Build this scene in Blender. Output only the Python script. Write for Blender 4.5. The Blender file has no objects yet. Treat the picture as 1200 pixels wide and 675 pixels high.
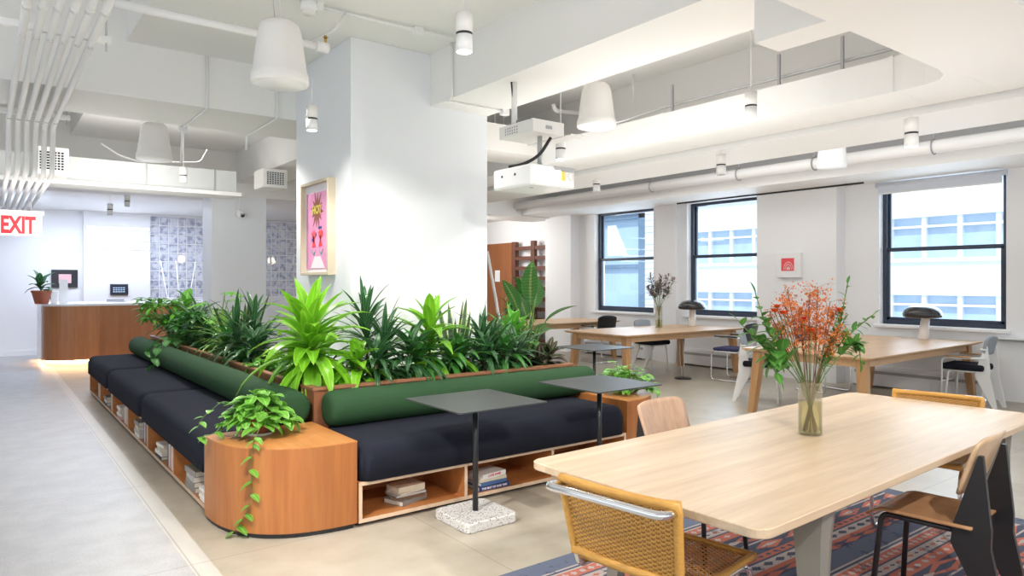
import bpy, bmesh, math, random
from mathutils import Vector, Matrix, Euler
PI = math.pi
R = math.radians
random.seed(7)
scene = bpy.context.scene
COL = scene.collection

# ------------------------------------------------------------------ materials
MATS = {}
def _nt(name):
    m = bpy.data.materials.new(name); m.use_nodes = True
    nt = m.node_tree; nt.nodes.clear()
    out = nt.nodes.new('ShaderNodeOutputMaterial')
    b = nt.nodes.new('ShaderNodeBsdfPrincipled')
    nt.links.new(b.outputs[0], out.inputs[0])
    MATS[name] = m
    return m, nt, b, out
def N(nt, t, **kw):
    n = nt.nodes.new(t)
    for k, v in kw.items(): setattr(n, k, v)
    return n
def mix_rgb(nt, fac, a, b, mode='MIX'):
    n = N(nt, 'ShaderNodeMix', data_type='RGBA', blend_type=mode)
    for s, v in ((n.inputs[0], fac), (n.inputs[6], a), (n.inputs[7], b)):
        if isinstance(v, (int, float)): s.default_value = v
        elif isinstance(v, tuple): s.default_value = (*v[:3], 1)
        else: nt.links.new(v, s)
    return n.outputs[2]
def mth(nt, op, a, b=None, c=None):
    n = N(nt, 'ShaderNodeMath', operation=op)
    for i, v in enumerate((a, b, c)):
        if v is None: continue
        if isinstance(v, (int, float)): n.inputs[i].default_value = v
        else: nt.links.new(v, n.inputs[i])
    return n.outputs[0]
def coords(nt, kind='Object', scale=(1, 1, 1), rot=(0, 0, 0)):
    tc = N(nt, 'ShaderNodeTexCoord'); mp = N(nt, 'ShaderNodeMapping')
    mp.inputs['Scale'].default_value = scale; mp.inputs['Rotation'].default_value = rot
    nt.links.new(tc.outputs[kind], mp.inputs[0])
    return mp.outputs[0]
def noise(nt, vec, scale, detail=3, rough=.5):
    n = N(nt, 'ShaderNodeTexNoise'); n.inputs['Scale'].default_value = scale
    n.inputs['Detail'].default_value = detail; n.inputs['Roughness'].default_value = rough
    nt.links.new(vec, n.inputs['Vector'])
    return n.outputs[0]
def ramp(nt, fac, stops):
    n = N(nt, 'ShaderNodeValToRGB'); nt.links.new(fac, n.inputs[0])
    e = n.color_ramp.elements
    while len(e) < len(stops): e.new(.5)
    for i, (p, c) in enumerate(stops):
        e[i].position = p; e[i].color = (*c[:3], 1)
    return n.outputs[0]
def bump(nt, b, h, strength=.2, dist=.01):
    n = N(nt, 'ShaderNodeBump'); n.inputs['Strength'].default_value = strength; n.inputs['Distance'].default_value = dist
    nt.links.new(h, n.inputs['Height']); nt.links.new(n.outputs[0], b.inputs['Normal'])
def plain(name, col, rough=.5, metal=0, vary=.04, scale=6, spec=.5, bumps=0, coat=0):
    m, nt, b, o = _nt(name)
    v = coords(nt); f = noise(nt, v, scale)
    lo = tuple(max(0, c*(1-vary)) for c in col); hi = tuple(min(1, c*(1+vary)) for c in col)
    nt.links.new(mix_rgb(nt, f, lo, hi), b.inputs['Base Color'])
    b.inputs['Roughness'].default_value = rough; b.inputs['Metallic'].default_value = metal
    b.inputs['Specular IOR Level'].default_value = spec
    b.inputs['Coat Weight'].default_value = coat
    if bumps: bump(nt, b, noise(nt, v, bumps, 2), .25, .003)
    return m
def wood(name, c1, c2, axis='x', rough=.4, scale=1., bands=0, band_axis=None, bw=.16):
    """grain runs along the axis; bands > 0 gives veneer strips of slightly different tone"""
    m, nt, b, o = _nt(name)
    st = {'x': (.6, 9, 9), 'y': (9, .6, 9), 'z': (9, 9, .6)}[axis]
    v = coords(nt, scale=tuple(s*scale for s in st))
    f = noise(nt, v, 2.2, 5, .62); g = noise(nt, v, 9, 3, .6)
    ff = mth(nt, 'ADD', mth(nt, 'MULTIPLY', f, .75), mth(nt, 'MULTIPLY', g, .25))
    c = ramp(nt, ff, [(.32, c1), (.68, c2)])
    if bands:
        tc = N(nt, 'ShaderNodeTexCoord'); sp = N(nt, 'ShaderNodeSeparateXYZ'); nt.links.new(tc.outputs['Object'], sp.inputs[0])
        fl = mth(nt, 'FLOOR', mth(nt, 'DIVIDE', sp.outputs['XYZ'.index(band_axis.upper())], bw))
        wn = N(nt, 'ShaderNodeTexWhiteNoise', noise_dimensions='1D'); nt.links.new(fl, wn.inputs['W'])
        fac = mth(nt, 'MULTIPLY', wn.outputs['Value'], bands)
        c = mix_rgb(nt, fac, c, tuple(x*.55 for x in c1))
    nt.links.new(c, b.inputs['Base Color'])
    b.inputs['Roughness'].default_value = rough
    bump(nt, b, f, .06, .002)
    return m
def emit(name, col, s):
    m, nt, b, o = _nt(name)
    b.inputs['Base Color'].default_value = (*col, 1); b.inputs['Emission Color'].default_value = (*col, 1)
    b.inputs['Emission Strength'].default_value = s
    return m
def glass(name, col=(1, 1, 1), rough=0., t=.85):
    m, nt, b, o = _nt(name)
    b.inputs['Base Color'].default_value = (*col, 1); b.inputs['Roughness'].default_value = rough; b.inputs['Metallic'].default_value = 0
    tr = N(nt, 'ShaderNodeBsdfTransparent'); tr.inputs[0].default_value = (*col, 1)
    gl = N(nt, 'ShaderNodeBsdfGlossy'); gl.inputs['Roughness'].default_value = rough+.02
    lw = N(nt, 'ShaderNodeLayerWeight'); lw.inputs[0].default_value = .25
    mx = N(nt, 'ShaderNodeMixShader')
    f = mth(nt, 'MINIMUM', mth(nt, 'ADD', mth(nt, 'MULTIPLY', lw.outputs['Fresnel'], .5), 1-t-.12), 1.)
    nt.links.new(f, mx.inputs[0]); nt.links.new(tr.outputs[0], mx.inputs[1]); nt.links.new(gl.outputs[0], mx.inputs[2])
    nt.links.new(mx.outputs[0], o.inputs[0])
    return m
def leafmat(name, body, edge=None, mid=None, edge_w=.3, rough=.35, stripes=0, trans=.3):
    m, nt, b, o = _nt(name)
    uv = N(nt, 'ShaderNodeUVMap'); sp = N(nt, 'ShaderNodeSeparateXYZ'); nt.links.new(uv.outputs[0], sp.inputs[0])
    d = mth(nt, 'ABSOLUTE', mth(nt, 'SUBTRACT', sp.outputs[0], .5))       # 0 at the midrib, .5 at the edge
    nz = noise(nt, coords(nt), 7, 3)
    c = mix_rgb(nt, nz, tuple(x*.72 for x in body), tuple(min(1, x*1.25) for x in body))
    if edge:
        s = mth(nt, 'GREATER_THAN', mth(nt, 'ADD', d, mth(nt, 'MULTIPLY', nz, .08)), .5-edge_w*.5+.04)
        c = mix_rgb(nt, s, c, edge)
    if mid:
        s = mth(nt, 'LESS_THAN', d, .07)
        c = mix_rgb(nt, s, c, mid)
    if stripes:
        s = mth(nt, 'GREATER_THAN', mth(nt, 'SINE', mth(nt, 'ADD', mth(nt, 'MULTIPLY', sp.outputs[1], stripes), mth(nt, 'MULTIPLY', nz, 9))), .35)
        c = mix_rgb(nt, mth(nt, 'MULTIPLY', s, .5), c, tuple(x*.45 for x in body))
    nt.links.new(c, b.inputs['Base Color']); b.inputs['Roughness'].default_value = rough
    tl = N(nt, 'ShaderNodeBsdfTranslucent'); nt.links.new(c, tl.inputs[0])
    mx = N(nt, 'ShaderNodeMixShader'); mx.inputs[0].default_value = trans
    nt.links.new(b.outputs[0], mx.inputs[1]); nt.links.new(tl.outputs[0], mx.inputs[2]); nt.links.new(mx.outputs[0], o.inputs[0])
    return m

plain('wall_paint', (.84, .84, .85), .6, vary=.01, scale=1)
plain('ceiling_paint', (.83, .82, .80), .6, vary=.01, scale=1)
plain('column_paint', (.80, .82, .85), .45, vary=.01, scale=1)
plain('white_pipe', (.82, .81, .80), .35, vary=.02)
plain('shade_white', (.80, .78, .75), .5, vary=.02)
plain('white_metal', (.82, .82, .81), .3, vary=.02)
plain('white_gloss', (.85, .85, .85), .2, vary=.01)
plain('galvanised', (.55, .56, .56), .35, .6, vary=.1, scale=15)
plain('grey_plate', (.42, .42, .43), .45, .3, vary=.05)
plain('duct_grey', (.58, .60, .59), .45, vary=.04)
plain('dark_rod', (.40, .40, .42), .4, .5)
plain('black_metal', (.018, .018, .02), .35)
plain('black_plastic', (.02, .02, .022), .3)
plain('black_gloss', (.012, .012, .016), .08, coat=.6)
plain('cafe_top', (.045, .052, .052), .42, vary=.08, scale=3)
plain('window_frame_paint', (.035, .05, .08), .35)
plain('chrome', (.8, .81, .83), .08, 1, vary=.01)
plain('brass', (.65, .45, .16), .25, 1)
plain('navy_fabric', (.016, .018, .029), .92, vary=.12, scale=60, spec=.15, bumps=500)
plain('charcoal_fabric', (.016, .018, .026), .9, vary=.15, scale=60, spec=.15, bumps=400)
plain('violet_fabric', (.045, .045, .11), .85, vary=.15, scale=60, spec=.2, bumps=400)
plain('grey_fabric', (.33, .36, .40), .9, vary=.08, scale=60, spec=.15, bumps=400)
plain('green_fabric', (.025, .068, .028), .8, vary=.1, scale=40, spec=.2, bumps=400)
plain('terracotta', (.42, .13, .07), .7, vary=.1)
plain('clear_pot', (.62, .55, .53), .25, vary=.1)
plain('soil', (.035, .025, .018), .95, vary=.5, scale=40, bumps=60)
plain('stem_brown', (.16, .10, .05), .7, vary=.3)
plain('stem_green', (.10, .20, .04), .5, vary=.2)
plain('page_cream', (.72, .66, .56), .8, vary=.06, scale=30)
plain('frame_oak', (.62, .53, .40), .5, vary=.06)
plain('frame_white', (.85, .85, .85), .4)
plain('frame_black', (.012, .012, .02), .3)
plain('screen_dark', (.02, .025, .04), .2)
plain('pink_print', (.80, .32, .55), .5, vary=.25, scale=9)
plain('coral_print', (.85, .09, .10), .5, vary=.15, scale=20)
plain('pale_pink', (.90, .50, .52), .5, vary=.2, scale=25)
plain('print_white', (.85, .80, .84), .5, vary=.05)
plain('starburst_brown', (.32, .09, .05), .5, vary=.15)
plain('yellow_print', (.85, .68, .12), .5)
plain('red_print', (.60, .0, .015), .4)
plain('teal_print', (.05, .38, .30), .5)
plain('navy_print', (.06, .07, .25), .5)
plain('marble', (.80, .74, .70), .25, vary=.08, scale=20)
plain('counter_white', (.85, .85, .86), .2)
plain('led_housing', (.8, .8, .8), .4)
plain('steel_leg', (.28, .27, .235), .35, .35, vary=.06)
wood('table_oak', (.60, .44, .29), (.76, .60, .43), 'x', .38, 1.0, .25, 'y', .11)
wood('far_oak', (.52, .31, .15), (.68, .45, .26), 'x', .38, 1.0)
wood('leg_oak', (.42, .22, .09), (.56, .33, .16), 'z', .4, 1.0)
wood('block_veneer', (.34, .11, .028), (.48, .19, .056), 'z', .38, .6, .35, 'x', .17)
wood('block_top', (.44, .165, .045), (.60, .27, .085), 'y', .38, .6)
wood('shelf_wood', (.42, .15, .04), (.54, .22, .07), 'x', .45, .8)
wood('birch_edge', (.62, .44, .30), (.72, .54, .39), 'y', .5, 1.0)
wood('planter_wood', (.20, .075, .035), (.30, .125, .06), 'y', .45, .8)
wood('planter_cap', (.26, .11, .055), (.36, .17, .09), 'y', .45, .8)
wood('desk_veneer', (.40, .15, .055), (.54, .235, .095), 'z', .3, .6, .4, 'x', .42)
wood('wall_veneer', (.28, .095, .032), (.36, .14, .05), 'z', .5, 1.0, .3, 'y', .11)
wood('dark_veneer', (.10, .035, .02), (.16, .06, .035), 'z', .5, 1.0)
wood('ply_light', (.56, .37, .21), (.68, .48, .30), 'z', .32, 1.2)
wood('ply_warm', (.40, .21, .10), (.50, .28, .14), 'y', .25, 1.0)
wood('ply_pink', (.48, .30, .20), (.62, .42, .29), 'z', .35, 1.4)
wood('wicker', (.50, .24, .045), (.72, .40, .095), 'x', .45, 12.)
wood('wicker_dark', (.30, .13, .03), (.42, .20, .055), 'x', .5, 12.)
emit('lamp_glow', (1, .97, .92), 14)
emit('led_warm', (1, .62, .25), 26.)
emit('wall_glow_cool', (.86, .88, 1), 5)  # stands in for the glow on the reception wall
emit('warm_bulb', (1, .72, .35), 30)
emit('projector_glow', (1, .98, .95), 22)
glass('clear_glass', (.97, .99, .99), 0, .90)
glass('window_glass', (.93, .97, 1.0), 0, .86)
glass('water', (.93, .90, .62), 0, .90)
leafmat('leaf_lime', (.20, .52, .025), mid=(.30, .62, .05), edge=(.34, .66, .06), edge_w=.14, rough=.28)
leafmat('leaf_bright', (.12, .42, .04), mid=(.25, .55, .1))
leafmat('leaf_dark', (.025, .105, .032), mid=(.10, .20, .10), edge=(.10, .24, .09), edge_w=.16, rough=.3)
leafmat('leaf_mid', (.05, .22, .035), mid=(.10, .28, .06))
leafmat('leaf_sword', (.040, .115, .045), edge=(.42, .46, .12), edge_w=.28, stripes=45, rough=.4, trans=.1)
leafmat('leaf_purple', (.05, .025, .03), mid=(.25, .2, .15), edge=(.10, .18, .06), edge_w=.3, rough=.35)
leafmat('leaf_silver', (.07, .17, .08), mid=(.35, .42, .32), edge=(.20, .32, .18), edge_w=.2)
leafmat('leaf_pothos', (.16, .44, .05), mid=(.3, .6, .14), edge=(.26, .55, .10), edge_w=.2, rough=.28)
leafmat('leaf_pale', (.30, .55, .10), mid=(.45, .6, .2))
leafmat('leaf_bouquet', (.09, .27, .045), mid=(.15, .36, .09))
leafmat('leaf_banana', (.09, .28, .06), mid=(.3, .45, .15), stripes=90)
leafmat('petal_orange', (.85, .16, .02), trans=.35)
leafmat('petal_red', (.80, .03, .04), trans=.3)
leafmat('sprig_orange', (.78, .24, .05), trans=.3)
leafmat('sprig_mauve', (.28, .20, .20), trans=.3)
def book_col(name, c): plain('cover_'+name, c, .55, vary=.06, scale=20)
BC = {'white': (.80, .79, .76), 'cream': (.68, .60, .46), 'grey': (.26, .24, .22), 'light grey': (.50, .49, .47), 'black': (.03, .03, .035),
      'navy': (.02, .04, .14), 'blue': (.07, .14, .30), 'red': (.45, .05, .05), 'pink': (.65, .25, .30), 'orange': (.70, .25, .12), 'brown': (.2, .1, .05), 'green': (.12, .30, .10)}
for k, c in BC.items(): book_col(k, c)

def floor_material():
    m, nt, b, o = _nt('floor_concrete')
    tc = N(nt, 'ShaderNodeTexCoord'); P = tc.outputs['Object']
    sp = N(nt, 'ShaderNodeSeparateXYZ'); nt.links.new(P, sp.inputs[0]); x, y = sp.outputs[0], sp.outputs[1]
    big = noise(nt, P, .8, 4, .5); med = noise(nt, P, 4, 5, .6); fine = noise(nt, P, 90, 2)
    tan = ramp(nt, mth(nt, 'ADD', mth(nt, 'MULTIPLY', big, .5), mth(nt, 'MULTIPLY', med, .5)), [(.30, (.33, .285, .215)), (.5, (.46, .41, .33)), (.68, (.54, .495, .41))])
    vor = N(nt, 'ShaderNodeTexVoronoi'); vor.inputs['Scale'].default_value = 55; nt.links.new(P, vor.inputs['Vector'])
    lig = ramp(nt, mth(nt, 'ADD', mth(nt, 'MULTIPLY', med, .6), mth(nt, 'MULTIPLY', fine, .4)), [(.35, (.39, .39, .39)), (.6, (.53, .53, .535))])
    spk = mth(nt, 'LESS_THAN', vor.outputs['Distance'], .16)
    lig = mix_rgb(nt, mth(nt, 'MULTIPLY', spk, .5), lig, (.32, .29, .26))
    wob = mth(nt, 'ADD', x, mth(nt, 'MULTIPLY', mth(nt, 'SUBTRACT', med, .5), .02))
    right = mth(nt, 'GREATER_THAN', wob, .97)
    c = mix_rgb(nt, right, lig, tan)
    band = mth(nt, 'LESS_THAN', mth(nt, 'ABSOLUTE', mth(nt, 'SUBTRACT', wob, .92)), .055)
    c = mix_rgb(nt, mth(nt, 'MULTIPLY', band, .6), c, (.66, .63, .56))
    def line(v, period, off, w):
        f = mth(nt, 'ABSOLUTE', mth(nt, 'SUBTRACT', mth(nt, 'FRACT', mth(nt, 'DIVIDE', mth(nt, 'SUBTRACT', v, off), period)), .5))
        return mth(nt, 'LESS_THAN', f, w/period)
    ln = line(x, 1.31, .88-.655, .004)
    ln = mth(nt, 'MAXIMUM', ln, line(y, 1.75, 3.97-.875, .004))
    c = mix_rgb(nt, mth(nt, 'MULTIPLY', ln, .42), c, (.16, .14, .12))
    # small stains
    st = mth(nt, 'GREATER_THAN', noise(nt, P, 3.3, 6, .75), .68)
    c = mix_rgb(nt, mth(nt, 'MULTIPLY', st, .35), c, (.30, .25, .19))
    nt.links.new(c, b.inputs['Base Color'])
    nt.links.new(mth(nt, 'ADD', mth(nt, 'MULTIPLY', med, .15), .27), b.inputs['Roughness'])
    b.inputs['Specular IOR Level'].default_value = .55
    return m
floor_material()

def terrazzo():
    m, nt, b, o = _nt('terrazzo'); P = coords(nt)
    v = N(nt, 'ShaderNodeTexVoronoi'); v.inputs['Scale'].default_value = 75; nt.links.new(P, v.inputs['Vector'])
    s = mth(nt, 'LESS_THAN', v.outputs['Distance'], .36)
    c = ramp(nt, v.outputs['Color'], [(.25, (.06, .06, .07)), (.5, (.35, .33, .33)), (.75, (.66, .64, .62))])
    nt.links.new(mix_rgb(nt, s, (.70, .68, .66), c), b.inputs['Base Color']); b.inputs['Roughness'].default_value = .6
    bump(nt, b, noise(nt, P, 60), .4, .004)
terrazzo()

def rug_material():
    """kilim: stripes and stepped motifs laid across the rug's own width (local y), repeated along local x"""
    m, nt, b, o = _nt('kilim'); tc = N(nt, 'ShaderNodeTexCoord'); P = tc.outputs['Object']
    sp = N(nt, 'ShaderNodeSeparateXYZ'); nt.links.new(P, sp.inputs[0]); x, y = sp.outputs[0], sp.outputs[1]
    navy, coral, cream, slate = (.05, .07, .12), (.55, .15, .085), (.52, .46, .43), (.10, .135, .21)
    q = mth(nt, 'MULTIPLY', mth(nt, 'FLOOR', mth(nt, 'DIVIDE', x, .014)), .014)
    tri = lambda v, p: mth(nt, 'MULTIPLY', mth(nt, 'ABSOLUTE', mth(nt, 'SUBTRACT', mth(nt, 'FRACT', mth(nt, 'DIVIDE', v, p)), .5)), 2)
    # band table from the far edge inward: (distance, colour)
    d = mth(nt, 'MULTIPLY', y, -1)
    rp = N(nt, 'ShaderNodeValToRGB'); rp.color_ramp.interpolation = 'CONSTANT'
    per = .86
    nt.links.new(mth(nt, 'DIVIDE', mth(nt, 'FLOORED_MODULO', d, per), per), rp.inputs[0])
    bands = [(0, slate), (.15, cream), (.165, navy), (.185, cream), (.20, coral), (.28, navy), (.295, cream), (.37, navy), (.385, coral), (.47, navy),
             (.60, cream), (.615, navy), (.74, coral), (.80, navy), (.82, cream), (.90, coral), (.94, navy)]
    e = rp.color_ramp.elements
    while len(e) < len(bands): e.new(.5)
    for i, (p, c) in enumerate(bands): e[i].position = p; e[i].color = (*c, 1)
    c = rp.outputs[0]
    dm = mth(nt, 'DIVIDE', mth(nt, 'FLOORED_MODULO', d, per), per)
    def motif(lo, hi, period, col, thick=.5, ph=0., col_in=None):
        nonlocal c
        ctr, hw = (lo+hi)/2, (hi-lo)/2
        v = mth(nt, 'DIVIDE', mth(nt, 'ABSOLUTE', mth(nt, 'SUBTRACT', dm, ctr)), hw)
        t = tri(mth(nt, 'ADD', q, ph), period)
        inside = mth(nt, 'LESS_THAN', mth(nt, 'ADD', v, mth(nt, 'MULTIPLY', t, 1.)), thick*2)
        inside = mth(nt, 'MULTIPLY', inside, mth(nt, 'LESS_THAN', v, 1.))
        c = mix_rgb(nt, inside, c, col)
    motif(.205, .278, .06, cream, .35)
    motif(.30, .368, .14, coral, .22)
    motif(.30, .368, .14, navy, .16, .07)
    motif(.39, .465, .09, cream, .30)
    motif(.47, .60, .42, coral, .52)
    motif(.50, .57, .42, navy, .40)
    motif(.48, .59, .42, cream, .20, .21)
    motif(.62, .735, .30, coral, .46, .1)
    motif(.65, .705, .30, cream, .30, .1)
    motif(.745, .795, .07, navy, .35)
    motif(.825, .895, .11, navy, .4)
    motif(.945, .995, .2, coral, .5)
    # plain slate border all round
    bx = mth(nt, 'GREATER_THAN', mth(nt, 'ABSOLUTE', mth(nt, 'SUBTRACT', x, 1.75)), 1.62)
    c = mix_rgb(nt, bx, c, slate)
    w = noise(nt, coords(nt, scale=(40, 260, 1)), 2, 2)
    c = mix_rgb(nt, mth(nt, 'MULTIPLY', w, .8), c, mix_rgb(nt, .45, c, (.30, .27, .30)))
    w2 = noise(nt, P, 9, 4, .7); c = mix_rgb(nt, mth(nt, 'GREATER_THAN', w2, .60), c, mix_rgb(nt, .6, c, navy))
    nt.links.new(c, b.inputs['Base Color']); b.inputs['Roughness'].default_value = .95; b.inputs['Specular IOR Level'].default_value = .1
    bump(nt, b, w, .4, .004)
rug_material()

def block_glass():
    m, nt, b, o = _nt('glass_block'); P = coords(nt)
    n1 = noise(nt, P, 11, 2, .6)
    nt.links.new(ramp(nt, n1, [(.36, (.32, .35, .46)), (.50, (.70, .73, .82)), (.60, (.92, .93, .97))]), b.inputs['Base Color'])
    b.inputs['Roughness'].default_value = .12; bump(nt, b, n1, .8, .03)
    tr = N(nt, 'ShaderNodeBsdfTransparent'); tr.inputs[0].default_value = (.8, .85, 1, 1)
    mx = N(nt, 'ShaderNodeMixShader'); nt.links.new(mth(nt, 'MULTIPLY', n1, .55), mx.inputs[0])
    nt.links.new(b.outputs[0], mx.inputs[1]); nt.links.new(tr.outputs[0], mx.inputs[2]); nt.links.new(mx.outputs[0], o.inputs[0])
block_glass()

def brick_white():
    m, nt, b, o = _nt('brick_white'); v = coords(nt, rot=(R(90), 0, R(90)))
    br = N(nt, 'ShaderNodeTexBrick'); br.inputs['Scale'].default_value = 3.3
    br.inputs['Color1'].default_value = (.82, .83, .86, 1); br.inputs['Color2'].default_value = (.74, .76, .80, 1); br.inputs['Mortar'].default_value = (.42, .48, .58, 1)
    br.inputs['Mortar Size'].default_value = .03
    nt.links.new(v, br.inputs['Vector']); nt.links.new(br.outputs[0], b.inputs['Base Color']); b.inputs['Roughness'].default_value = .8
brick_white()
plain('facade_white', (.86, .88, .92), .8, vary=.02, scale=1)
plain('facade_glass', (.48, .62, .78), .25, vary=.25, scale=1.3)
plain('facade_frame', (.85, .88, .92), .5)
plain('neighbour_glass', (.46, .62, .78), .7, vary=.15, scale=.8)
plain('neighbour_frame', (.16, .25, .36), .4)
plain('blind_fabric', (.66, .70, .78), .8, vary=.02)

# ------------------------------------------------------------------ mesh helpers
class MB:
    def __init__(s):
        s.bm = bmesh.new(); s.mats = []; s.uv = s.bm.loops.layers.uv.new('UVMap')
    def mi(s, m):
        if m is None: return 0
        if m not in s.mats: s.mats.append(m)
        return s.mats.index(m)
    def face(s, vs, m=None, smooth=False, uvs=None):
        try: f = s.bm.faces.new(vs)
        except ValueError: return None
        f.material_index = s.mi(m); f.smooth = smooth
        if uvs:
            for l, u in zip(f.loops, uvs): l[s.uv].uv = u
        return f
    def box(s, x0, x1, y0, y1, z0, z1, bev=0, m=None, M=None, seg=2):
        vs = [s.bm.verts.new((x, y, z)) for z in (z0, z1) for y in (y0, y1) for x in (x0, x1)]
        fs = [s.face([vs[i] for i in q], m) for q in ((0, 2, 3, 1), (4, 5, 7, 6), (0, 1, 5, 4), (2, 6, 7, 3), (0, 4, 6, 2), (1, 3, 7, 5))]
        if bev:
            es = list({e for f in fs for e in f.edges})
            r = bmesh.ops.bevel(s.bm, geom=es, offset=bev, segments=seg, affect='EDGES', profile=.5)
            mi = s.mi(m)
            nv = set(r['verts'])|{v for v in vs if v.is_valid}
            for f in r['faces']: f.material_index = mi; f.smooth = True
            vs = list({v for v in nv if v.is_valid} | {v for f in r['faces'] for v in f.verts})
        if M is not None:
            for v in vs: v.co = M @ v.co
        return s
    def prism(s, pts, z0, z1, axis='z', m=None, smooth=False, msides=None):
        """pts: 2D outline (ccw) extruded along the axis"""
        def p3(a, b, c):
            return {'z': (a, b, c), 'y': (a, c, b), 'x': (c, a, b)}[axis]
        lo = [s.bm.verts.new(p3(a, b, z0)) for a, b in pts]; hi = [s.bm.verts.new(p3(a, b, z1)) for a, b in pts]
        fl = axis == 'y'
        a = s.face(lo if fl else lo[::-1], m); b = s.face(hi[::-1] if fl else hi, m)
        n = len(pts)
        for i in range(n):
            j = (i+1) % n
            q = [lo[i], lo[j], hi[j], hi[i]]
            s.face(q[::-1] if fl else q, msides or m, smooth)
        return s
    def tube(s, path, r, seg=8, m=None, closed=False, cap=True, radii=None):
        path = [Vector(p) for p in path]; n = len(path); rings = []
        prev = None
        for i, p in enumerate(path):
            a = path[i-1] if (i > 0 or closed) else p
            b = path[(i+1) % n] if (i < n-1 or closed) else p
            t = (b-a).normalized() if (b-a).length > 1e-9 else Vector((0, 0, 1))
            if prev is None:
                u = t.orthogonal().normalized()
            else:
                u = prev - t*prev.dot(t)
                u = u.normalized() if u.length > 1e-6 else t.orthogonal().normalized()
            prev = u; w = t.cross(u)
            rr = radii[i] if radii else r
            if 0 < i < n-1 or closed:
                c = max(.5, (p-a).normalized().dot(t)) if (p-a).length > 1e-9 else 1
            else: c = 1
            rings.append([s.bm.verts.new(p+(u*math.cos(2*PI*k/seg)+w*math.sin(2*PI*k/seg))*rr/ (c**.5)) for k in range(seg)])
        for i in range(n if closed else n-1):
            A, B = rings[i], rings[(i+1) % n]
            for k in range(seg):
                k2 = (k+1) % seg
                s.face([A[k], A[k2], B[k2], B[k]], m, True)
        if cap and not closed:
            s.face(rings[0][::-1], m); s.face(rings[-1], m)
        return s
    def lathe(s, prof, c=(0, 0, 0), seg=24, m=None, smooth=True, M=None):
        c = Vector(c); rings = []; new = []
        for r, z in prof:
            if r < 1e-6: ring = [s.bm.verts.new(c+Vector((0, 0, z)))]
            else: ring = [s.bm.verts.new(c+Vector((r*math.cos(2*PI*k/seg), r*math.sin(2*PI*k/seg), z))) for k in range(seg)]
            rings.append(ring); new += ring
        for A, B in zip(rings, rings[1:]):
            for k in range(seg):
                k2 = (k+1) % seg
                if len(A) == 1 and len(B) == 1: continue
                if len(A) == 1: s.face([A[0], B[k2], B[k]][::-1], m, smooth)
                elif len(B) == 1: s.face([A[k], A[k2], B[0]], m, smooth)
                else: s.face([A[k], A[k2], B[k2], B[k]], m, smooth)
        if M is not None:
            for v in new: v.co = M @ v.co
        return s
    def sheet(s, rows, m=None, smooth=True, thick=0):
        """grid of points -> surface, closed slab when thick"""
        g = [[s.bm.verts.new(p) for p in row] for row in rows]
        fs = []
        for i in range(len(g)-1):
            for j in range(len(g[0])-1):
                fs.append(s.face([g[i][j], g[i][j+1], g[i+1][j+1], g[i+1][j]], m, smooth))
        if thick:
            s.bm.normal_update()
            r = bmesh.ops.solidify(s.bm, geom=[f for f in fs if f], thickness=thick)
        return s
    def leaf(s, p, d, L, W, droop=.6, fold=.3, n=6, shape='strap', m=None, up=Vector((0, 0, 1)), twist=0, curl=0):
        """arching blade with a folded midrib: strap / oval / heart / sword outline"""
        p = Vector(p); h = Vector(d).normalized(); step = L/n
        side = h.cross(up)
        if side.length < 1e-3: side = Vector((math.cos(twist), math.sin(twist), 0))
        side.normalize()
        if twist: side = Matrix.Rotation(twist, 3, h) @ side
        rows = []
        for i in range(n+1):
            t = i/n
            if shape == 'strap': w = min(1, (t*3.2+.30))*(1-t**2.6)**.7
            elif shape == 'sword': w = min(1, .55+t*1.5)*(1-t**4)**.8
            elif shape == 'oval': w = math.sin(PI*min(1, t*.96+.04)**.85)**.8
            elif shape == 'heart': w = max(.42*(t < .02), math.sin(PI*min(1, t**.62))**.8)
            elif shape == 'lance': w = max(.30*(t < .05), math.sin(PI*min(1, (t*.93+.07)**.8))**.75)
            else: w = math.sin(PI*t)**.8
            nrm = side.cross(h).normalized()
            hw = W/2*max(w, .012)
            rows.append((p.copy(), p-side*hw+nrm*hw*fold, p+side*hw+nrm*hw*fold, t))
            p = p+h*step
            ax = side
            h = (Matrix.Rotation(-droop/n*(1+curl*t), 3, ax) @ h).normalized()
        V = [(s.bm.verts.new(a), s.bm.verts.new(b), s.bm.verts.new(c), t) for a, b, c, t in rows]
        for A, B in zip(V, V[1:]):
            s.face([A[1], A[0], B[0], B[1]], m, True, [(0, A[3]), (.5, A[3]), (.5, B[3]), (0, B[3])])
            s.face([A[0], A[2], B[2], B[0]], m, True, [(.5, A[3]), (1, A[3]), (1, B[3]), (.5, B[3])])
        return rows[-1][0]
    def build(s, name, mat, parent=None, loc=None, rot=None, label=None, recalc=True):
        me = bpy.data.meshes.new(name)
        if mat is not None and not s.mats: s.mats = []
        if recalc: bmesh.ops.recalc_face_normals(s.bm, faces=s.bm.faces[:])
        s.bm.normal_update(); s.bm.to_mesh(me); s.bm.free()
        names = s.mats if s.mats else [mat]
        for n in names: me.materials.append(MATS[n or mat])
        o = bpy.data.objects.new(name, me); COL.objects.link(o)
        if parent is not None: o.parent = parent
        if loc: o.location = loc
        if rot: o.rotation_euler = rot
        if label: o['label'] = label
        return o
def tag(o, label=None, cat=None, group=None, kind=None):
    if label: o['label'] = label
    if cat: o['category'] = cat
    if group: o['group'] = group
    if kind: o['kind'] = kind
    return o
def thing(name, label, cat, loc=(0, 0, 0), rz=0, group=None):
    o = bpy.data.objects.new(name, None); COL.objects.link(o); o.empty_display_size = .1
    o.location = loc; o.rotation_euler = (0, 0, rz)
    return tag(o, label, cat, group)
def copy_tree(o, parent=None):
    c = o.copy(); COL.objects.link(c); c.parent = parent
    for ch in list(o.children): copy_tree(ch, c)
    return c
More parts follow.
